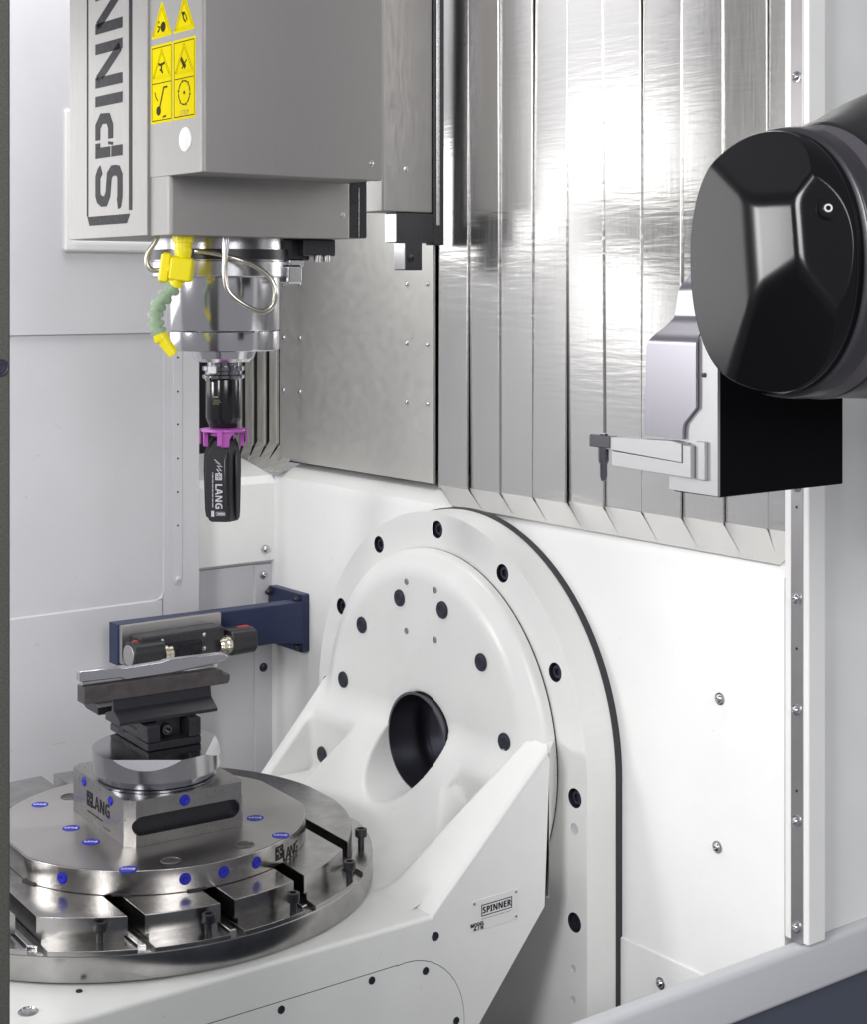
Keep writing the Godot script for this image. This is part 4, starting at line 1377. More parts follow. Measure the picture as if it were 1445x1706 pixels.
	stroke(st, [Vector2(0.8290, 0.1045), Vector2(1.70, 0.1045)], 0.0035, z0, z1, lx)
	stroke(st, [Vector2(0.8330, -0.0235), Vector2(1.70, -0.0235)], 0.0085, z0, z1, lx)
	prism(st, pv([0.8165, 0.098, 0.8165, -0.013, 0.8285, -0.0215, 0.8285, 0.1045]), z0, z1, 0.0, lx)
	part("letter_frame", st, M.ink, face, Vector3.ZERO)

	# warning labels
	var zl := 0.0057
	for k in 2:
		var x0 := 0.0835 + 0.0585 * k
		var x1 := x0 + 0.0570
		st = mb()
		prism(st, rrect(Vector2(x0, 0.9385), Vector2(x1, 1.0365), 0.002, 3), zl - 0.0004, zl)
		var lb := part("warning_label", st, M.label_yellow, cover, Vector3.ZERO)
		st = mb()
		var t := 0.0011
		for r in [[x0 + 0.0028, 0.9415, x1 - 0.0028, 0.9415 + t], [x0 + 0.0028, 1.0335 - t, x1 - 0.0028, 1.0335], [x0 + 0.0028, 0.9415 + t, x0 + 0.0028 + t * 0.6, 1.0335 - t], [x1 - 0.0028 - t * 0.6, 0.9415 + t, x1 - 0.0028, 1.0335 - t], [x0 + 0.003, 0.9878, x1 - 0.003, 0.9878 + t]]:
			box(st, Vector3(r[0], r[1], zl - 0.0002), Vector3(r[2], r[3], zl + 0.0002))
		part("border_line", st, M.label_black, lb, Vector3.ZERO)
		var cx := (x0 + x1) / 2.0
		st = mb()
		var xf := Transform3D.IDENTITY
		stroke(st, [Vector2(cx - 0.0215, 0.9960), Vector2(cx + 0.0215, 0.9960), Vector2(cx, 1.0280), Vector2(cx - 0.0215, 0.9960)], 0.0026, zl - 0.0002, zl + 0.0003, xf)
		if k == 0:
			stroke(st, [Vector2(cx - 0.009, 1.0125), Vector2(cx - 0.003, 1.0110), Vector2(cx + 0.004, 1.0118), Vector2(cx + 0.008, 1.0125)], 0.0030, zl - 0.0002, zl + 0.0003, xf)
			stroke(st, [Vector2(cx, 1.0100), Vector2(cx - 0.001, 1.0045), Vector2(cx + 0.003, 1.0000)], 0.0030, zl - 0.0002, zl + 0.0003, xf)
			stroke(st, [Vector2(cx - 0.005, 1.0040), Vector2(cx, 1.0060)], 0.0020, zl - 0.0002, zl + 0.0003, xf)
		else:
			stroke(st, [Vector2(cx - 0.008, 1.0130), Vector2(cx - 0.003, 1.0070), Vector2(cx + 0.003, 1.0010)], 0.0052, zl - 0.0002, zl + 0.0003, xf)
			stroke(st, [Vector2(cx - 0.006, 1.0000), Vector2(cx + 0.006, 1.0100)], 0.0018, zl - 0.0002, zl + 0.0003, xf)
		part("pictogram", st, M.label_black, lb, Vector3.ZERO)
		st = mb()
		if k == 0:
			stroke(st, [Vector2(cx - 0.006, 0.9560), Vector2(cx + 0.006, 0.9830)], 0.0026, zl - 0.0002, zl + 0.0003, xf)
			stroke(st, [Vector2(cx + 0.006, 0.9822), Vector2(cx + 0.015, 0.9822)], 0.0022, zl - 0.0002, zl + 0.0003, xf)
			stroke(st, [Vector2(cx - 0.018, 0.9780), Vector2(cx - 0.014, 0.9700), Vector2(cx - 0.010, 0.9670)], 0.0014, zl - 0.0002, zl + 0.0003, xf)
			stroke(st, [Vector2(cx + 0.003, 0.9455), Vector2(cx + 0.012, 0.9465)], 0.0022, zl - 0.0002, zl + 0.0003, xf)
			prism(st, arc(Vector2(cx - 0.008, 0.9540), 0.0058, 0, 342, 19), zl - 0.0002, zl + 0.0003)
		else:
			for a in 6:
				var v := PackedVector2Array()
				v = arc(Vector2(cx, 0.9705), 0.0145, a * 60.0, a * 60.0 + 40.0, 5)
				stroke(st, Array(v), 0.0014, zl - 0.0002, zl + 0.0003, xf)
				var e := Vector2(cx, 0.9705) + Vector2(cos(deg_to_rad(a * 60.0 + 48)), sin(deg_to_rad(a * 60.0 + 48))) * 0.0145
				prism(st, arc(e, 0.0026, a * 60.0 + 140.0, a * 60.0 + 400.0, 2), zl - 0.0002, zl + 0.0003)
			prism(st, arc(Vector2(cx, 0.9705), 0.0022, 0, 330, 11), zl - 0.0002, zl + 0.0003)
		part("pictogram", st, M.label_black, lb, Vector3.ZERO)
		if k == 1:
			np_words(lb, "STOP", 0.0068, Vector3(cx, 0.9465, zl), Basis.IDENTITY, M.label_faded)
		# the triangles above
		st = mb()
		var tc := Vector2(cx, 1.0480)
		var tri_ := pv([cx - 0.0270, 1.0465, cx - 0.0250, 1.0450, cx + 0.0250, 1.0450, cx + 0.0270, 1.0465, cx + 0.0020, 1.0880, cx - 0.0020, 1.0880])
		prism(st, tri_, zl - 0.0004, zl)
		var tl := part("warning_triangle", st, M.label_yellow, cover, Vector3.ZERO)
		st = mb()
		stroke(st, [Vector2(cx - 0.0225, 1.0490), Vector2(cx + 0.0225, 1.0490), Vector2(cx, 1.0835), Vector2(cx - 0.0225, 1.0490)], 0.0028, zl - 0.0002, zl + 0.0003, xf)
		if k == 0:
			prism(st, arc(Vector2(cx + 0.004, 1.0575), 0.0066, 0, 324, 9), zl - 0.0002, zl + 0.0003)
			stroke(st, [Vector2(cx - 0.011, 1.0595), Vector2(cx - 0.004, 1.0580), Vector2(cx - 0.008, 1.0530), Vector2(cx - 0.011, 1.0525)], 0.0018, zl - 0.0002, zl + 0.0003, xf)
			stroke(st, [Vector2(cx - 0.008, 1.0660), Vector2(cx - 0.0065, 1.0630)], 0.0018, zl - 0.0002, zl + 0.0003, xf)
		else:
			prism(st, pv([cx - 0.007, 1.0690, cx - 0.004, 1.0640, cx + 0.001, 1.0650, cx + 0.003, 1.0675, cx, 1.0690]), zl - 0.0002, zl + 0.0003)
			stroke(st, [Vector2(cx - 0.003, 1.0650), Vector2(cx - 0.001, 1.0600), Vector2(cx + 0.004, 1.0560)], 0.0024, zl - 0.0002, zl + 0.0003, xf)
			stroke(st, [Vector2(cx + 0.004, 1.0655), Vector2(cx + 0.006, 1.0600), Vector2(cx + 0.008, 1.0575)], 0.0018, zl - 0.0002, zl + 0.0003, xf)
		part("pictogram", st, M.label_black, tl, Vector3.ZERO)

	# spindle, part of the head
	var ax := Vector3(-0.004, 0, -0.148)
	var at := Transform3D(Basis.IDENTITY, ax)
	st = mb()
	lathe(st, [Vector2(0.06, 0.7470), Vector2(0.096, 0.7470), Vector2(0.0985, 0.7490), Vector2(0.0985, 0.7680), Vector2(0.097, 0.7690), Vector2(0.097, 0.7986)], at, 80)
	part("spindle_flange", st, M.chrome_dull, sh)
	st = mb()
	lathe(st, [Vector2(0.082, 0.7705), Vector2(0.101, 0.7705), Vector2(0.101, 0.7840), Vector2(0.09, 0.7845)], at, 64)
	part("dark_ring", st, M.black_oxide, sh)
	st = mb()
	lathe(st, [Vector2(0.070, 0.6760), Vector2(0.0752, 0.6762), Vector2(0.0757, 0.6770), Vector2(0.0757, 0.7472)], at, 96)
	part("spindle_housing", st, M.chrome, sh)
	st = mb()
	lathe(st, [Vector2(0.020, 0.6335), Vector2(0.0360, 0.6335), Vector2(0.0410, 0.6380), Vector2(0.0440, 0.6480), Vector2(0.0735, 0.6490), Vector2(0.0752, 0.6500), Vector2(0.0757, 0.6516), Vector2(0.0757, 0.6742), Vector2(0.0750, 0.6750), Vector2(0.070, 0.6750)], at, 96, 25)
	part("spindle_nose", st, M.chrome, sh)
	st = mb()
	box(st, Vector3(0.068, 0.738, -0.215), Vector3(0.092, 0.764, -0.190), 0.004)
	box(st, Vector3(0.070, 0.760, -0.220), Vector3(0.088, 0.772, -0.195), 0.003)
	part("nozzle_block", st, M.chrome_dull, sh)

	# hanging cleaning fan with its holder
	var cf := thing("cleaning_fan", "black chip fan with folded blades and a purple collar in the spindle", "tool", Vector3(-0.004, 0.42, -0.148))
	st = mb()
	lathe(st, [Vector2(0.0, 0.6100), Vector2(0.0265, 0.6100), Vector2(0.0285, 0.6115), Vector2(0.0285, 0.6150), Vector2(0.0250, 0.6165), Vector2(0.0250, 0.6205), Vector2(0.0285, 0.6220), Vector2(0.0285, 0.6270), Vector2(0.0220, 0.6280), Vector2(0.0220, 0.6340)], at, 48, 20)
	var hf := part("holder_flange", st, M.chrome_dark, cf)
	var to_cam := Vector3(0.80, 0, 0.60)
	var side := Vector3(0.60, 0, -0.80)
	var vb := Basis(side, Vector3.UP, to_cam)
	st = mb()
	box(st, Vector3(-0.017, 0.6185, 0.021), Vector3(-0.006, 0.6285, 0.031), 0.0008, Transform3D(vb, ax))
	part("drive_key", st, M.white_plug, hf, Vector3.ZERO)
	st = mb()
	box(st, Vector3(-0.021, 0.6080, 0.018), Vector3(-0.015, 0.6135, 0.0280), 0.001, Transform3D(vb, ax))
	part("small_clip", st, M.brass_steel, hf, Vector3.ZERO)
	st = mb()
	lathe(st, [Vector2(0.0, 0.5440), Vector2(0.0185, 0.5440), Vector2(0.0200, 0.5480), Vector2(0.0236, 0.5560), Vector2(0.0240, 0.5580), Vector2(0.0240, 0.6080), Vector2(0.0232, 0.6105)], at, 48, 25)
	var sk := part("shank", st, M.black_shank, cf)
	st = mb()
	for q in [[-0.0105, 0.5855, -0.0035, 0.0022], [-0.0100, 0.5820, -0.0020, 0.0008], [-0.0110, 0.5795, 0.0010, 0.0008], [-0.0110, 0.5770, -0.0030, 0.0008]]:
		for k in int((q[2] - q[0]) / 0.0016):
			box(st, Vector3(q[0] + 0.0016 * k, q[1], 0.0230), Vector3(q[0] + 0.0016 * k + 0.0011, q[1] + q[3], 0.0243 - 0.6 * absf(q[0] + 0.0016 * k) * 0.18), 0.0, Transform3D(vb, ax))
	part("small_print", st, M.gold_print, sk, Vector3.ZERO)
	st = mb()
	lathe(st, [Vector2(0.012, 0.5330), Vector2(0.0190, 0.5335), Vector2(0.0200, 0.5385), Vector2(0.0298, 0.5388), Vector2(0.0306, 0.5398), Vector2(0.0300, 0.5425), Vector2(0.0180, 0.5440), Vector2(0.012, 0.5440)], at, 40, 30)
	var col := part("collar", st, M.purple, cf)
	for k in 4:
		var a := deg_to_rad(78.0 + 90.0 * k)
		var d := side * cos(a) + to_cam * sin(a)
		var cb := Transform3D(Basis(d.cross(Vector3.UP), Vector3.UP, d), ax)
		st = mb()
		prism(st, pv([-0.0140, 0.5400, -0.0085, 0.5345, -0.0060, 0.5290, -0.0052, 0.5190, 0.0052, 0.5190, 0.0060, 0.5290, 0.0085, 0.5345, 0.0140, 0.5400]), 0.0215, 0.0275, 0.0012, cb, 0.0, 20.0)
		part("hinge_lug", st, M.purple, col, Vector3.ZERO)
		st = mb()
		var a2 := deg_to_rad(2.0 + 90.0 * k)
		var d2 := side * cos(a2) + to_cam * sin(a2)
		var cb2 := Transform3D(Basis(d2.cross(Vector3.UP), Vector3.UP, d2), ax)
		box(st, Vector3(-0.0040, 0.5392, 0.0270), Vector3(0.0040, 0.5424, 0.0328), 0.0008, cb2)
		box(st, Vector3(-0.0034, 0.5215, 0.0310), Vector3(0.0034, 0.5415, 0.0330), 0.0007, cb2)
		part("hook", st, M.purple, col, Vector3.ZERO)
	st = mb()
	lathe(st, [Vector2(0.0, 0.430), Vector2(0.010, 0.430), Vector2(0.010, 0.531)], at, 24)
	part("inner_shaft", st, M.black_satin, cf)
	# folded blades: one faces the camera side, the others stand behind it
	for k in 4:
		var off: Array = [[-0.0040, 0.0165, -8.0], [0.0135, 0.0090, 62.0], [0.0150, -0.0080, 100.0], [-0.0110, -0.0120, 170.0]][k]
		var bb := Basis(Vector3.UP, deg_to_rad(off[2])) * vb
		var bx := Transform3D(bb, ax + side * off[0] + to_cam * off[1])
		var pl := pv([-0.0060, 0.5270, -0.0135, 0.5130, -0.0190, 0.5020, -0.0190, 0.4680, -0.0165, 0.4300, -0.0140, 0.4205, -0.0100, 0.4180, 0.0110, 0.4180, 0.0150, 0.4215, 0.0165, 0.4300, 0.0185, 0.4850, 0.0180, 0.5050, 0.0110, 0.5230, 0.0060, 0.5290])
		st = mb()
		prism(st, pl, -0.0012, 0.0012, 0.0006, bx, 0.0006, 40.0)
		var bl := part("blade", st, M.black_blade, cf)
		if k == 0:
			var tb := bb * Basis(Vector3(0, 0, 1), -PI / 2)
			np_words(bl, "LANG", 0.0094, bx * Vector3(-0.0002, 0.4525, 0.0013), tb, M.print_white)
			grid_logo(bl, bx * Vector3(-0.0002, 0.4790, 0.0014), tb, 0.0092, M.print_white)
			st = mb()
			for q in 30:
				box(st, Vector3(-0.0092, 0.4370 + 0.0016 * q, 0.0010), Vector3(-0.0078, 0.4370 + 0.0016 * q + (0.0011 if q % 4 else 0.0005), 0.0015), 0.0, bx)
				if q < 18: box(st, Vector3(0.0078, 0.4640 + 0.0016 * q, 0.0010), Vector3(0.0092, 0.4640 + 0.0016 * q + (0.0011 if q % 5 else 0.0005), 0.0015), 0.0, bx)
			stroke(st, [Vector2(-0.0060, 0.5020), Vector2(0.0020, 0.4960), Vector2(-0.0040, 0.4985), Vector2(0.0045, 0.4925), Vector2(-0.0020, 0.4935), Vector2(0.0035, 0.4870), Vector2(-0.0030, 0.4890), Vector2(0.0015, 0.4830)], 0.0011, 0.0010, 0.0015, bx)
			for r in [[-0.004, 0.4265, 0.0125, 0.4270], [-0.004, 0.4310, 0.0125, 0.4315], [-0.004, 0.4265, -0.0035, 0.4315], [0.0120, 0.4265, 0.0125, 0.4315], [-0.002, 0.4280, 0.0098, 0.4300], [-0.0105, 0.4250, -0.0065, 0.4330]]:
				box(st, Vector3(r[0], r[1], 0.0010), Vector3(r[2], r[3], 0.0015), 0.0, bx)
			part("small_print", st, M.print_white, bl, Vector3.ZERO)

	# yellow and green coolant nozzle
	var cn := thing("coolant_nozzle", "yellow and green segmented coolant nozzle hanging under the spindle head", "coolant nozzle", Vector3(0.106, 0.798, -0.028))
	st = mb()
	lathe(st, [Vector2(0.0, 0.7715), Vector2(0.0068, 0.7715), Vector2(0.0098, 0.7780), Vector2(0.0102, 0.7830), Vector2(0.0112, 0.7835), Vector2(0.0112, 0.7900), Vector2(0.0135, 0.7905), Vector2(0.0135, 0.7990)], Transform3D(Basis.IDENTITY, Vector3(0.1058, 0, -0.0275)), 6, 5)
	lathe(st, [Vector2(0.0085, 0.7680), Vector2(0.0115, 0.7800), Vector2(0.0105, 0.7835)], Transform3D(Basis.IDENTITY, Vector3(0.1058, 0, -0.0275)), 28)
	part("threaded_fitting", st, M.yellow, cn)
	st = mb()
	box(st, Vector3(-0.0125, -0.0155, -0.0120), Vector3(0.0165, 0.0155, 0.0120), 0.0035, Transform3D(vb * Basis(Vector3(0, 0, 1), deg_to_rad(-7)), Vector3(0.1035, 0.7570, -0.0245)))
	part("valve_body", st, M.yellow, cn)
	st = mb()
	var hb := vb * Basis(Vector3(0, 0, 1), deg_to_rad(-8))
	box(st, Vector3(-0.0090, -0.0055, -0.0055), Vector3(0.003, 0.0055, 0.0055), 0.002, Transform3D(hb, Vector3(0.0955, 0.7585, -0.0138)))
	box(st, Vector3(-0.0070, -0.0195, -0.0055), Vector3(0.0065, 0.0195, 0.0055), 0.0040, Transform3D(hb, Vector3(0.0922, 0.7590, -0.0095)))
	part("valve_handle", st, M.yellow, cn)
	st = mb()
	tube(st, [Vector3(0.1012, 0.7460, -0.0212), Vector3(0.1003, 0.7395, -0.0202), Vector3(0.0995, 0.7340, -0.0192)], [0.0100, 0.0088, 0.0082], 20)
	part("outlet", st, M.yellow, cn)
	var path := [Vector3(0.0996, 0.7360, -0.0193), Vector3(0.0941, 0.7255, -0.0120), Vector3(0.0886, 0.7155, -0.0045), Vector3(0.0848, 0.7045, 0.0003), Vector3(0.0850, 0.6925, 0.0000), Vector3(0.0862, 0.6820, -0.0016), Vector3(0.0884, 0.6735, -0.0044)]
	for i in path.size() - 1:
		var a: Vector3 = path[i]
		var b: Vector3 = path[i + 1]
		var dd := b - a
		st = mb()
		var pts := []
		var rr := []
		for q in 15:
			var t := q / 14.0
			pts.append(a + dd * (t * 1.12))
			rr.append(0.0060 + 0.0046 * pow(maxf(0.0, sin(PI * clampf(t * 1.4, 0.0, 1.0))), 0.65) + (0.0008 if t > 0.86 else 0.0))
		tube(st, pts, rr, 20)
		part("hose_segment", st, M.green, cn)
	st = mb()
	tube(st, [Vector3(0.0878, 0.6752, -0.0038), Vector3(0.0888, 0.6715, -0.0050), Vector3(0.0902, 0.6690, -0.0070), Vector3(0.0905, 0.6683, -0.0073), Vector3(0.0936, 0.6610, -0.0114), Vector3(0.0982, 0.6505, -0.0175), Vector3(0.0988, 0.6490, -0.0183)], [0.0085, 0.0098, 0.0098, 0.0080, 0.0074, 0.0066, 0.0048], 24)
	part("nozzle_tip", st, M.yellow, cn)

	# steel braided hose in a loop
	var bh := thing("braided_hose", "thin steel corrugated hose looping in front of the chrome spindle", "hose", Vector3(0.103, 0.80, -0.09))
	var loop := curve([Vector3(0.1031, 0.7995, -0.0904), Vector3(0.1031, 0.7754, -0.0894), Vector3(0.1035, 0.7477, -0.0890), Vector3(0.1072, 0.7269, -0.0940), Vector3(0.1189, 0.7102, -0.1115), Vector3(0.1306, 0.7033, -0.127), Vector3(0.1389, 0.7102, -0.138), Vector3(0.1414, 0.7269, -0.1414), Vector3(0.1373, 0.7435, -0.1378), Vector3(0.1273, 0.7574, -0.1265), Vector3(0.1148, 0.7671, -0.1119), Vector3(0.1002, 0.7733, -0.0973), Vector3(0.0849, 0.7788, -0.0786), Vector3(0.0702, 0.7809, -0.0641)], 14)
	var rad := []
	for i in loop.size(): rad.append(0.0030 if i % 2 else 0.0039)
	st = mb()
	tube(st, loop, rad, 12)
	part("hose_body", st, M.hose_steel, bh)
	st = mb()
	tube(st, [Vector3(0.1031, 0.7995, -0.0904), Vector3(0.1031, 0.7780, -0.0896)], [0.0047, 0.0044], 16)
	part("ferrule", st, M.chrome_dull, bh)
	var h2 := thing("braided_hose", "short beige steel hose bending behind the yellow coolant valve", "hose", Vector3(0.05, 0.80, -0.02))
	loop = curve([Vector3(0.0505, 0.8000, -0.0207), Vector3(0.048, 0.7906, -0.0174), Vector3(0.043, 0.7782, -0.0107), Vector3(0.0422, 0.7643, -0.0096), Vector3(0.0463, 0.756, -0.0152), Vector3(0.0539, 0.7567, -0.0251), Vector3(0.0640, 0.7590, -0.0330)], 14)
	rad = []
	for i in loop.size(): rad.append(0.0031 if i % 2 else 0.0034)
	st = mb()
	tube(st, loop, rad, 12)
	part("hose_body", st, M.hose_beige, h2)

# ------------------------------------------------------------------ side opening of the machine
func build_opening() -> void:
	var rl := thing("sill_rail", "white rounded sill rail of the side opening above a blue-grey panel", "machine frame", Vector3(0.65, -0.45, 0.0))
	var st := mb()
	var pl := rrect(Vector2(0.641, -0.102), Vector2(0.665, -0.0435), 0.007, 6)
	prism(st, pl, -1.3, 0.9)
	part("rail", st, M.rail, rl)
	st = mb()
	box(st, Vector3(0.643, -0.70, -1.3), Vector3(0.657, -0.1025, 0.9))
	part("lower_panel", st, M.blue_grey, rl)
	var cp := thing("corner_post", "white upright post with a screwed steel strip beside the slats", "machine frame", Vector3(0.65, -0.03, -0.57))
	st = mb()
	box(st, Vector3(0.6300, -0.0433, -0.5850), Vector3(0.6680, 1.74, -0.5525), 0.003)
	part("post_body", st, M.white, cp)
	st = mb()
	prism(st, pv([0.6420, -0.0425, 0.6605, -0.0425, 0.6605, 1.74, 0.6420, 1.74]), -0.5530, -0.5512, 0.0006)
	var sp := part("steel_strip", st, M.strip, cp)
	for y in [0.9829, 0.498, 0.3655, 0.2334, 0.102, -0.0239]:
		piece("screw", round_screw, M.screw_steel, sp, Vector3(0.6515, y, -0.5512), ON_Z * Basis.from_scale(Vector3(0.85, 1.0, 0.85)))
	for y in [0.4735, 0.3059, 0.1374]:
		piece("pin_hole", pin_hole, M.dark_screw, sp, Vector3(0.6513, y, -0.5512), ON_Z)
	var wr := setting("wall_right", Vector3(0.64, -0.03, -0.9))
	st = mb()
	box(st, Vector3(0.618, -0.0432, -1.3), Vector3(0.650, 1.74, -0.5860))
	part("side_sheet", st, M.grey_side, wr)
	var dj := thing("door_frame", "dark green-grey textured door frame at the left edge of the view", "machine frame", Vector3(0.68, 0.2, 0.6))
	st = mb()
	box(st, Vector3(0.655, -0.03, 0.4440), Vector3(0.70, 1.74, 0.90), 0.002)
	part("frame_post", st, M.frame_dark, dj)
	piece("bolt", socket_plug, M.dark_screw, dj, Vector3(0.7002, 0.6705, 0.4530), ON_X * Basis.from_scale(Vector3(0.7, 1, 0.7)))

# ------------------------------------------------------------------ robot at the right
func oval(c: Vector3, a: float, b: float, n := 72, pw := 2.0) -> Array:
	var o := []
	for i in n:
		var t := TAU * i / n
		var x := cos(t)
		var y := sin(t)
		o.append(c + Vector3(signf(x) * pow(absf(x), 2.0 / pw) * a, signf(y) * pow(absf(y), 2.0 / pw) * b, 0))
	return o

func build_robot() -> void:
	var gb := thing("gripper_block", "black square gripper block with a bright aluminium front plate", "robot gripper", Vector3(0.89, 0.5455, -0.21))
	var st := mb()
	box(st, Vector3(0.8610, 0.5452, -0.3020), Vector3(0.9203, 0.692, -0.1315), 0.0012)
	part("block", st, M.black_satin, gb)
	st = mb()
	prism(st, pv([0.8592, 0.5468, 0.9200, 0.5463, 0.9200, 0.690, 0.8592, 0.690]), -0.1314, -0.1281, 0.0004)
	var fp := part("front_plate", st, M.alu, gb)
	st = mb()
	lathe(st, [Vector2(0.0022, 0.0), Vector2(0.0022, 0.0015), Vector2(0.0, 0.0018)], Transform3D(ON_Z, Vector3(0.9040, 0.6545, -0.1281)), 14)
	part("pin", st, M.dark_screw, fp, Vector3.ZERO)
	# bent cover sheet in front of the plate
	var outline := [[0.8324, 0.5950], [0.8344, 0.6768], [0.8383, 0.6852], [0.8489, 0.6965], [0.8556, 0.7062], [0.8585, 0.7212], [0.8614, 0.7335], [0.868, 0.7471], [0.8903, 0.7644]]
	var rows := [0.5950, 0.610, 0.625, 0.650, 0.672, 0.680, 0.6840, 0.6880, 0.6950, 0.7020, 0.7070, 0.7110, 0.7200, 0.7280, 0.7320, 0.7360, 0.7440, 0.7520, 0.7600]
	var lean := func(y: float) -> float:
		return -0.016 * smoothstep(0.682, 0.709, y) - 0.034 * smoothstep(0.7290, 0.7780, y)
	var leftx := func(y: float) -> float:
		for i in outline.size() - 1:
			if y <= outline[i + 1][1]:
				return lerpf(outline[i][0], outline[i + 1][0], (y - outline[i][1]) / (outline[i + 1][1] - outline[i][1]))
		return outline[-1][0]
	var rightx := func(y: float) -> float:
		if y < 0.6088: return 0.8812
		if y < 0.6239: return lerpf(0.8818, 0.8968, (y - 0.6088) / 0.0151)
		return 0.8980
	st = mb()
	var dense := []
	for i in rows.size() - 1:
		for k in 3: dense.append(lerpf(rows[i], rows[i + 1], k / 3.0))
	dense.append(rows[-1])
	for i in dense.size() - 1:
		var ya: float = dense[i]
		var yb: float = dense[i + 1]
		var za: float = -0.1235 + lean.call(ya)
		var zb: float = -0.1235 + lean.call(yb)
		var na := Vector3(0, -(lean.call(ya + 0.0005) - lean.call(ya - 0.0005)) / 0.001, 1).normalized()
		var nb := Vector3(0, -(lean.call(yb + 0.0005) - lean.call(yb - 0.0005)) / 0.001, 1).normalized()
		var la: float = leftx.call(ya)
		var lb: float = leftx.call(yb)
		var ra: float = rightx.call(ya)
		var rb: float = rightx.call(yb)
		quad4(st, [Vector3(la, ya, za), Vector3(ra, ya, za), Vector3(rb, yb, zb), Vector3(lb, yb, zb)], [na, na, nb, nb])
		quad4(st, [Vector3(la, ya, za - 0.003), Vector3(ra, ya, za - 0.003), Vector3(rb, yb, zb - 0.003), Vector3(lb, yb, zb - 0.003)], [-na, -na, -nb, -nb])
		quad(st, Vector3(la, ya, za), Vector3(la, ya, za - 0.003), Vector3(lb, yb, zb - 0.003), Vector3(lb, yb, zb), Vector3(-1, 0, 0))
		quad(st, Vector3(ra, ya, za), Vector3(ra, ya, za - 0.003), Vector3(rb, yb, zb - 0.003), Vector3(rb, yb, zb), Vector3(1, 0, 0))
	quad(st, Vector3(0.8324, 0.595, -0.1235), Vector3(0.8812, 0.595, -0.1235), Vector3(0.8812, 0.595, -0.1265), Vector3(0.8324, 0.595, -0.1265), Vector3(0, -1, 0))
	part("bent_sheet", st, M.bent, gb)

	var gf := thing("gripper_fingers", "slim bright steel gripper fingers with a pointed dark tip", "robot gripper", Vector3(0.88, 0.56, -0.12))
	st = mb()
	prism(st, pv([0.7700, 0.5800, 0.8864, 0.5745, 0.8864, 0.5920, 0.8730, 0.5935, 0.7700, 0.5905]), -0.1265, -0.1165, 0.0006)
	part("upper_finger", st, M.alu, gf)
	st = mb()
	prism(st, pv([0.7932, 0.5636, 0.8966, 0.5612, 0.8966, 0.5905, 0.8868, 0.5905, 0.8868, 0.5742, 0.7932, 0.5780]), -0.1278, -0.1180, 0.0006)
	part("lower_finger", st, M.alu, gf)
	st = mb()
	box(st, Vector3(0.8972, 0.5598, -0.1280), Vector3(0.9085, 0.5945, -0.1235), 0.0007)
	part("clamp_plate", st, M.alu, gf)
	st = mb()
	box(st, Vector3(0.7645, 0.5800, -0.1275), Vector3(0.7935, 0.5918, -0.1150), 0.001)
	part("tip_holder", st, M.tip_dark, gf)
	st = mb()
	lathe(st, [Vector2(0.0, 0.5468), Vector2(0.0022, 0.5480), Vector2(0.0036, 0.5520), Vector2(0.0036, 0.5640), Vector2(0.0048, 0.5655), Vector2(0.0052, 0.5680), Vector2(0.0052, 0.5802)], Transform3D(Basis.IDENTITY, Vector3(0.7790, 0, -0.1210)), 24)
	lathe(st, [Vector2(0.0046, 0.5916), Vector2(0.0040, 0.5932), Vector2(0.0, 0.5935)], Transform3D(Basis.IDENTITY, Vector3(0.7790, 0, -0.1210)), 20)
	part("finger_tip", st, M.chrome_dark, gf)

	var rh := thing("robot_head", "glossy black robot wrist with a large faceted cap at the right edge", "robot", Vector3(1.02, 0.62, -0.2))
	var c := Vector3(1.004, 0.7545, 0)
	var A := 0.0905
	var B := 0.1110
	# faceted cap: rim ring, softened step and facets
	var rim := oval(c + Vector3(0, 0, -0.102), A, B, 96, 2.15)
	var P := {"B": c + Vector3(0.003, 0.052, -0.0700), "C": c + Vector3(0.0530, 0.052, -0.0715), "D": c + Vector3(0.0585, -0.004, -0.0715), "E": c + Vector3(0.010, -0.030, -0.0700), "F": c + Vector3(-0.030, -0.078, -0.0850)}
	st = cap_mesh(c, A, B, P)
	part("faceted_cap", st, M.black_gloss, rh)
	st = mb()
	loft(st, [oval(c + Vector3(0, 0, -0.1020), A * 1.002, B * 1.002, 96, 2.15), oval(c + Vector3(0, 0, -0.1085), A * 1.003, B * 1.003, 96, 2.15), oval(c + Vector3(0, 0, -0.1090), A * 0.985, B * 0.985, 96, 2.15), oval(c + Vector3(0, 0, -0.1120), A * 0.985, B * 0.985, 96, 2.15)], false)
	part("cap_rim", st, M.black_gloss, rh)
	st = mb()
	loft(st, [oval(c + Vector3(0, 0, -0.1118), A * 0.97, B * 0.97, 96, 2.1), oval(c + Vector3(0.001, 0, -0.1120), A * 1.03, B * 1.02, 96, 2.1), oval(c + Vector3(0.002, 0, -0.1150), A * 1.05, B * 1.035, 96, 2.1), oval(c + Vector3(0.003, 0, -0.1300), A * 1.06, B * 1.045, 96, 2.1)], true)
	part("body_ring", st, M.black_oxide, rh)
	st = mb()
	loft(st, [oval(c + Vector3(0.003, 0, -0.1305), A * 1.045, B * 1.035, 96, 2.1), oval(c + Vector3(0.0035, 0.001, -0.1500), A * 1.08, B * 1.06, 96, 2.1)], true)
	part("grey_band", st, M.grey_ring, rh)
	st = mb()
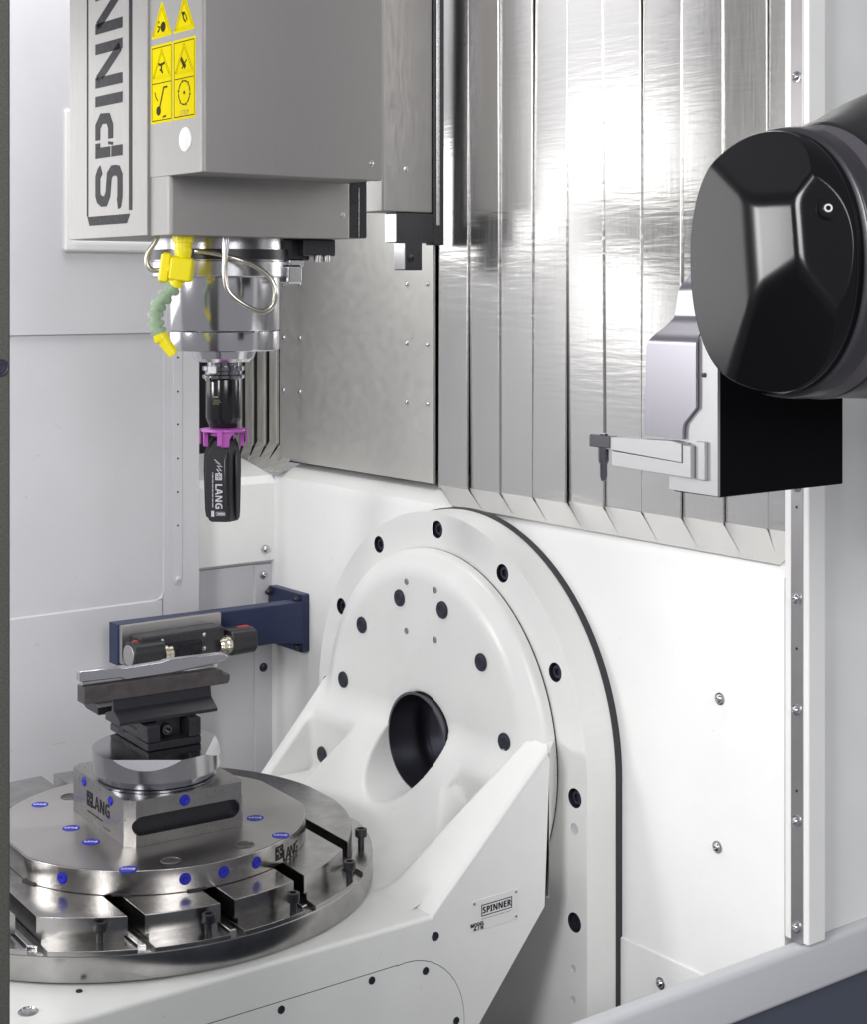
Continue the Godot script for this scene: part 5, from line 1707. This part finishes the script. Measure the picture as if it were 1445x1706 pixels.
	loft(st, [oval(c + Vector3(0.004, 0.001, -0.1500), A * 1.065, B * 1.05, 96), oval(c + Vector3(0.006, 0.002, -0.1540), A * 1.09, B * 1.075, 96), oval(c + Vector3(0.006, 0.006, -0.1800), A * 1.10, B * 1.11, 96), oval(c + Vector3(0.006, 0.014, -0.2200), A * 1.12, B * 1.20, 96), oval(c + Vector3(0.010, 0.024, -0.2700), A * 1.15, B * 1.28, 96), oval(c + Vector3(0.020, 0.030, -0.3600), A * 1.2, B * 1.32, 96), oval(c + Vector3(0.040, 0.030, -0.6000), A * 1.2, B * 1.30, 96)], true)
	part("wrist_body", st, M.black_plastic, rh)
	# screw in its recess on the cap
	var sx := c + Vector3(0.0725, 0.0425, -0.0885)
	var nrm := Vector3(0.75, 0.15, 0.65).normalized()
	var s1 := nrm.cross(Vector3.UP).normalized()
	var sb := Basis(s1, nrm, s1.cross(nrm))
	st = mb()
	lathe(st, [Vector2(0.0098, -0.003), Vector2(0.0102, 0.0004), Vector2(0.0090, 0.0012), Vector2(0.0078, 0.0002), Vector2(0.0076, -0.0015), Vector2(0.0, -0.0015)], Transform3D(sb, sx), 36)
	part("screw_recess", st, M.black_gloss, rh)
	st = mb()
	lathe(st, [Vector2(0.0044, -0.002), Vector2(0.0044, 0.0012), Vector2(0.0034, 0.0022), Vector2(0.0020, 0.0022), Vector2(0.0018, 0.0004), Vector2(0.0, 0.0004)], Transform3D(sb, sx), 24)
	part("socket_screw", st, M.vise_spindle, rh)

# facets through the points of P, edges softened by averaging the planes' smooth minimum
func cap_mesh(c: Vector3, A: float, B: float, P: Dictionary) -> SurfaceTool:
	# planes z = z0 + gx*(x-cx) + gy*(y-cy), relative to the cap centre
	var planes := []
	planes.append(plane_through(P.B, P.C, P.E, c))                                      # front facet
	planes.append(plane_through(P.B, P.E, c + Vector3(-A * 0.97, 0.02, -0.0985), c))     # left facet
	planes.append(plane_through(P.B, P.C, c + Vector3(0.02, B * 0.98, -0.0990), c))      # upper facet
	planes.append(plane_through(P.C, P.D, c + Vector3(A * 0.99, 0.02, -0.1000), c))      # right facet
	planes.append(plane_through(P.D, P.E, c + Vector3(0.040, -B * 0.92, -0.0995), c))    # lower facet
	var st := mb()
	var n := 160
	var m := 70
	var hgt := func(x: float, y: float) -> float:
		var z := 1.0
		for p in planes:
			z = smin(z, p.x + p.y * x + p.z * y, 0.0042)
		var q := pow(absf(x / A), 2.15) + pow(absf(y / B), 2.15)
		# rounded shoulder where the facets run out to the rim
		z = smin(z, -0.1020 + 0.014 * sqrt(maxf(0.0, 1.0 - q)) + 0.090 * maxf(0.0, 1.0 - q), 0.0015)
		return z
	var grid := []
	for i in m + 1:
		var f := sin(PI / 2 * i / m)
		var row := []
		for k in n:
			var t := TAU * k / n
			var cx := signf(cos(t)) * pow(absf(cos(t)), 2.0 / 2.15) * A * f
			var cy := signf(sin(t)) * pow(absf(sin(t)), 2.0 / 2.15) * B * f
			var h := 0.0004
			var ff := 0.9999
			var z: float = hgt.call(cx * ff, cy * ff)
			var gx: float = (hgt.call(cx * ff + h, cy * ff) - hgt.call(cx * ff - h, cy * ff)) / (2 * h)
			var gy: float = (hgt.call(cx * ff, cy * ff + h) - hgt.call(cx * ff, cy * ff - h)) / (2 * h)
			row.append([Vector3(c.x + cx, c.y + cy, z), Vector3(-gx, -gy, 1).normalized()])
		grid.append(row)
	for i in m:
		for k in n:
			var j := (k + 1) % n
			quad4(st, [grid[i][k][0], grid[i][j][0], grid[i + 1][j][0], grid[i + 1][k][0]], [grid[i][k][1], grid[i][j][1], grid[i + 1][j][1], grid[i + 1][k][1]])
	return st

func plane_through(a: Vector3, b: Vector3, d: Vector3, c: Vector3) -> Vector3:
	var n := (b - a).cross(d - a).normalized()
	# n . (p - a) = 0  ->  z = a.z - (n.x (x - a.x) + n.y (y - a.y)) / n.z
	var gx := -n.x / n.z
	var gy := -n.y / n.z
	return Vector3(a.z - gx * (a.x - c.x) - gy * (a.y - c.y), gx, gy)
